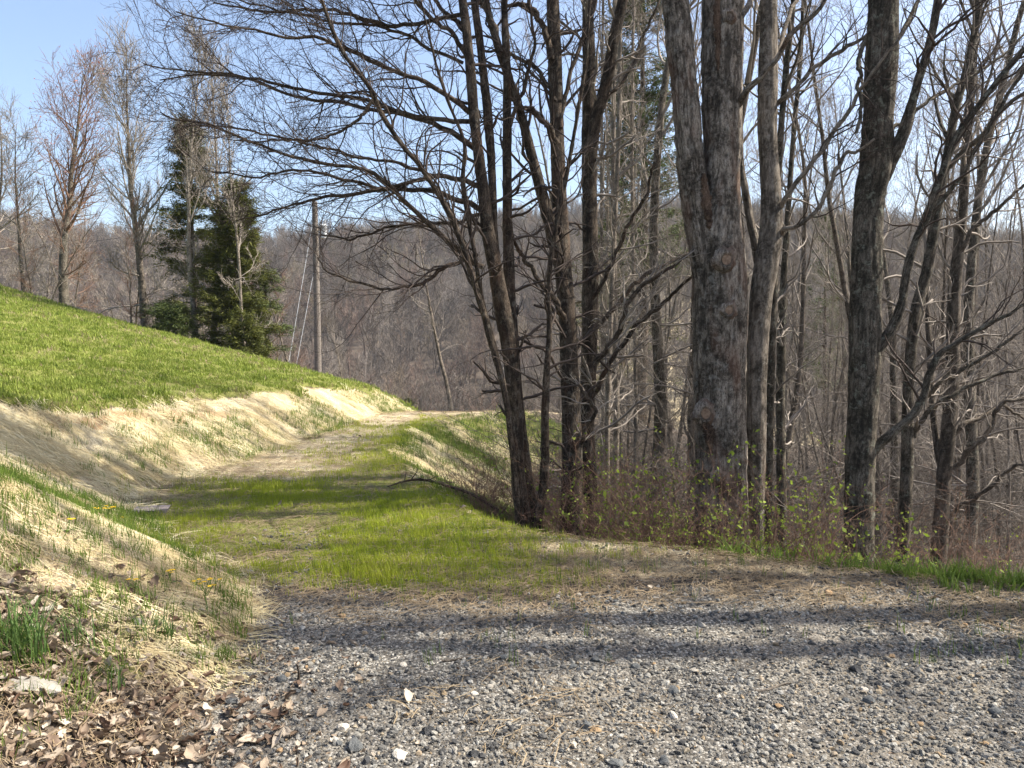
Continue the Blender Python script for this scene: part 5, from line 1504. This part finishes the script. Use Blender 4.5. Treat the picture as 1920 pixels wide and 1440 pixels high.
for xp, yp, s, k, lab in [(250, 1172, 0.115, 2, 'pale grey rock half buried in the grass of the bank foot'), (70, 1298, 0.20, 2, 'flat pale rock among dead leaves below the long grass clump'), (25, 1290, 0.12, 2, 'smaller pale rock touching the flat one in the leaves'),
                          (805, 1378, 0.075, 3, 'squarish dark stone, biggest on the open gravel'), (665, 1405, 0.085, 0, 'long blue-grey stone standing in the near gravel'), (455, 1320, 0.06, 1, 'bright white stone near the dead leaves'), (555, 1302, 0.06, 0, 'blue-grey stone beside the dark stub'), (1460, 1330, 0.045, 4, 'rusty tan stone on the shaded gravel'),
                          (1765, 1178, 0.05, 3, 'small dark stone alone on the outer gravel'), (1100, 1365, 0.07, 0, 'flat blue-grey stone alone on the open gravel'), (752, 1420, 0.085, 1, 'flat whitish stone, biggest pale one on the gravel')]:
    p = bank_pt(xp, yp)
    stone(p[0], p[1], s, k, lab, None, None, 'rock' if s > 0.1 else 'stone', 0.7 if s > 0.1 else 1.0)
sy = 2.25 * (5.6 / 2.25) ** g.uniform(0, 1, 1500)
sx = g.uniform(-0.55, 0.72, 1500) * sy
sf = fields(sx, sy)
sk = (sf['dT'] <= 0.05) & (sf['dE'] <= -0.15) & (masks(sx, sy, sf)[0] >= 0.5)
cnt = 0
for x, y in zip(sx[sk][:280], sy[sk][:280]):
    x, y = float(x), float(y)
    k = int(g.choice(5, p=[0.34, 0.14, 0.32, 0.14, 0.06]))
    stone(x, y, float(np.clip((0.028 if k == 1 else 0.036) * math.exp(g.normal(0, 0.38)), 0.02, 0.08)), k, 'loose %s stone lying on the gravel pad' % SM[k][0], 'loose %s stones' % SM[k][0])
    cnt += 1
# the little heap of dark stone where gravel meets straw
for i in range(26):
    p = bank_pt(g.uniform(1030, 1170), g.normal(1127, 7))
    stone(p[0], p[1], g.uniform(0.03, 0.06), int(g.choice([0, 3, 2])), 'dark stone in the small heap where the gravel meets the straw', 'stones of the small dark heap')

# dead leaves: single ones near by, the rest as litter
lfm = [dead_leaf(g) for _ in range(7)]
for me in lfm:
    me.materials.append(M['litter'])
cnt = 0
while cnt < 290:
    xp, yp = g.uniform(-20, 470), g.uniform(1110, 1440)
    if g.uniform() > np.clip(1.15 - abs(xp - 100) / 420 - max(0, 1220 - yp) / 260, 0.03, 1):
        continue
    p = bank_pt(xp, yp)
    o = bpy.data.objects.new('dead_leaf', random.choice(lfm))
    COL.objects.link(o)
    s = g.uniform(0.035, 0.085)
    o.scale = (s, s, s)
    o.location = p + np.array([0, 0, 0.003 + 0.02 * g.uniform()])
    o.rotation_euler = (g.normal(0, 0.45), g.normal(0, 0.45), g.uniform(0, 6.28))
    tag(o, 'curled brown dead leaf lying at the foot of the near bank', 'leaf', 'dead leaves at the bank foot')
    cnt += 1
lp = [proto('litter_leaf_%d' % i, dead_leaf(r0, 6), M['litter']) for i in range(9)]
def p_lit(x, y, f):
    foot = np.where((f['dT'] > -0.75) & (f['dT'] < 2.6) & (y < 4.9), np.exp(-(np.maximum(f['dT'] - 0.25, 0) / np.where(y < 3.6, 1.3, 0.5)) ** 2 - (np.minimum(f['dT'] - 0.25, 0) / 0.6) ** 2), 0) * (1 - sstep(3.1, 4.5, y + 0.8 * f['n']))
    woods = np.where(f['dE'] > 0.5, 0.10, 0) + np.where((f['dE'] > 0.0) & (y < 10) & (x < 1.2), 0.15, 0)
    return np.clip(foot * 0.9 + woods + 0.003, 0, 1)
P, f = sample(110000, -3.8, 9, 2.0, 16, p_lit, 1)
n = len(P)
print('litter', n)
scatter('leaf_litter', lp, P + np.array([0, 0, 0.004]) + rng.uniform(0, 0.025, n)[:, None] * np.array([0, 0, 1.0]), np.stack([rng.normal(0, 0.4, n), rng.normal(0, 0.4, n), rng.uniform(0, 6.28, n)], -1), np.clip(0.033 * np.exp(rng.normal(0, 0.45, n)), 0.012, 0.085), 'brown dead leaf litter on the bank foot and woodland floor', 'leaf litter')

# ------------------------------------------------------------------ haze
hm, nt = newmat('haze_air')
pv = nd(nt, 'ShaderNodeVolumePrincipled', {'Color': (0.85, 0.92, 1.0, 1), 'Density': 0.00025, 'Anisotropy': 0.2})
ho = nt.nodes.new('ShaderNodeOutputMaterial')
nt.links.new(pv.outputs[0], ho.inputs['Volume'])
zlo, zhi = float(GZ.min()) - 1.5, 75.0
hv = np.array([(a, b, c) for c in (zlo, zhi) for (a, b) in ((-500, -80), (500, -80), (500, 650), (-500, 650))], float)
hz = link('haze', mesh_np('haze', hv, np.array([(3, 2, 1, 0), (4, 5, 6, 7), (0, 1, 5, 4), (1, 2, 6, 5), (2, 3, 7, 6), (3, 0, 4, 7)]), smooth=False), hm)
tag(hz, 'thin pale blue haze over the valley', 'haze', kind='stuff')
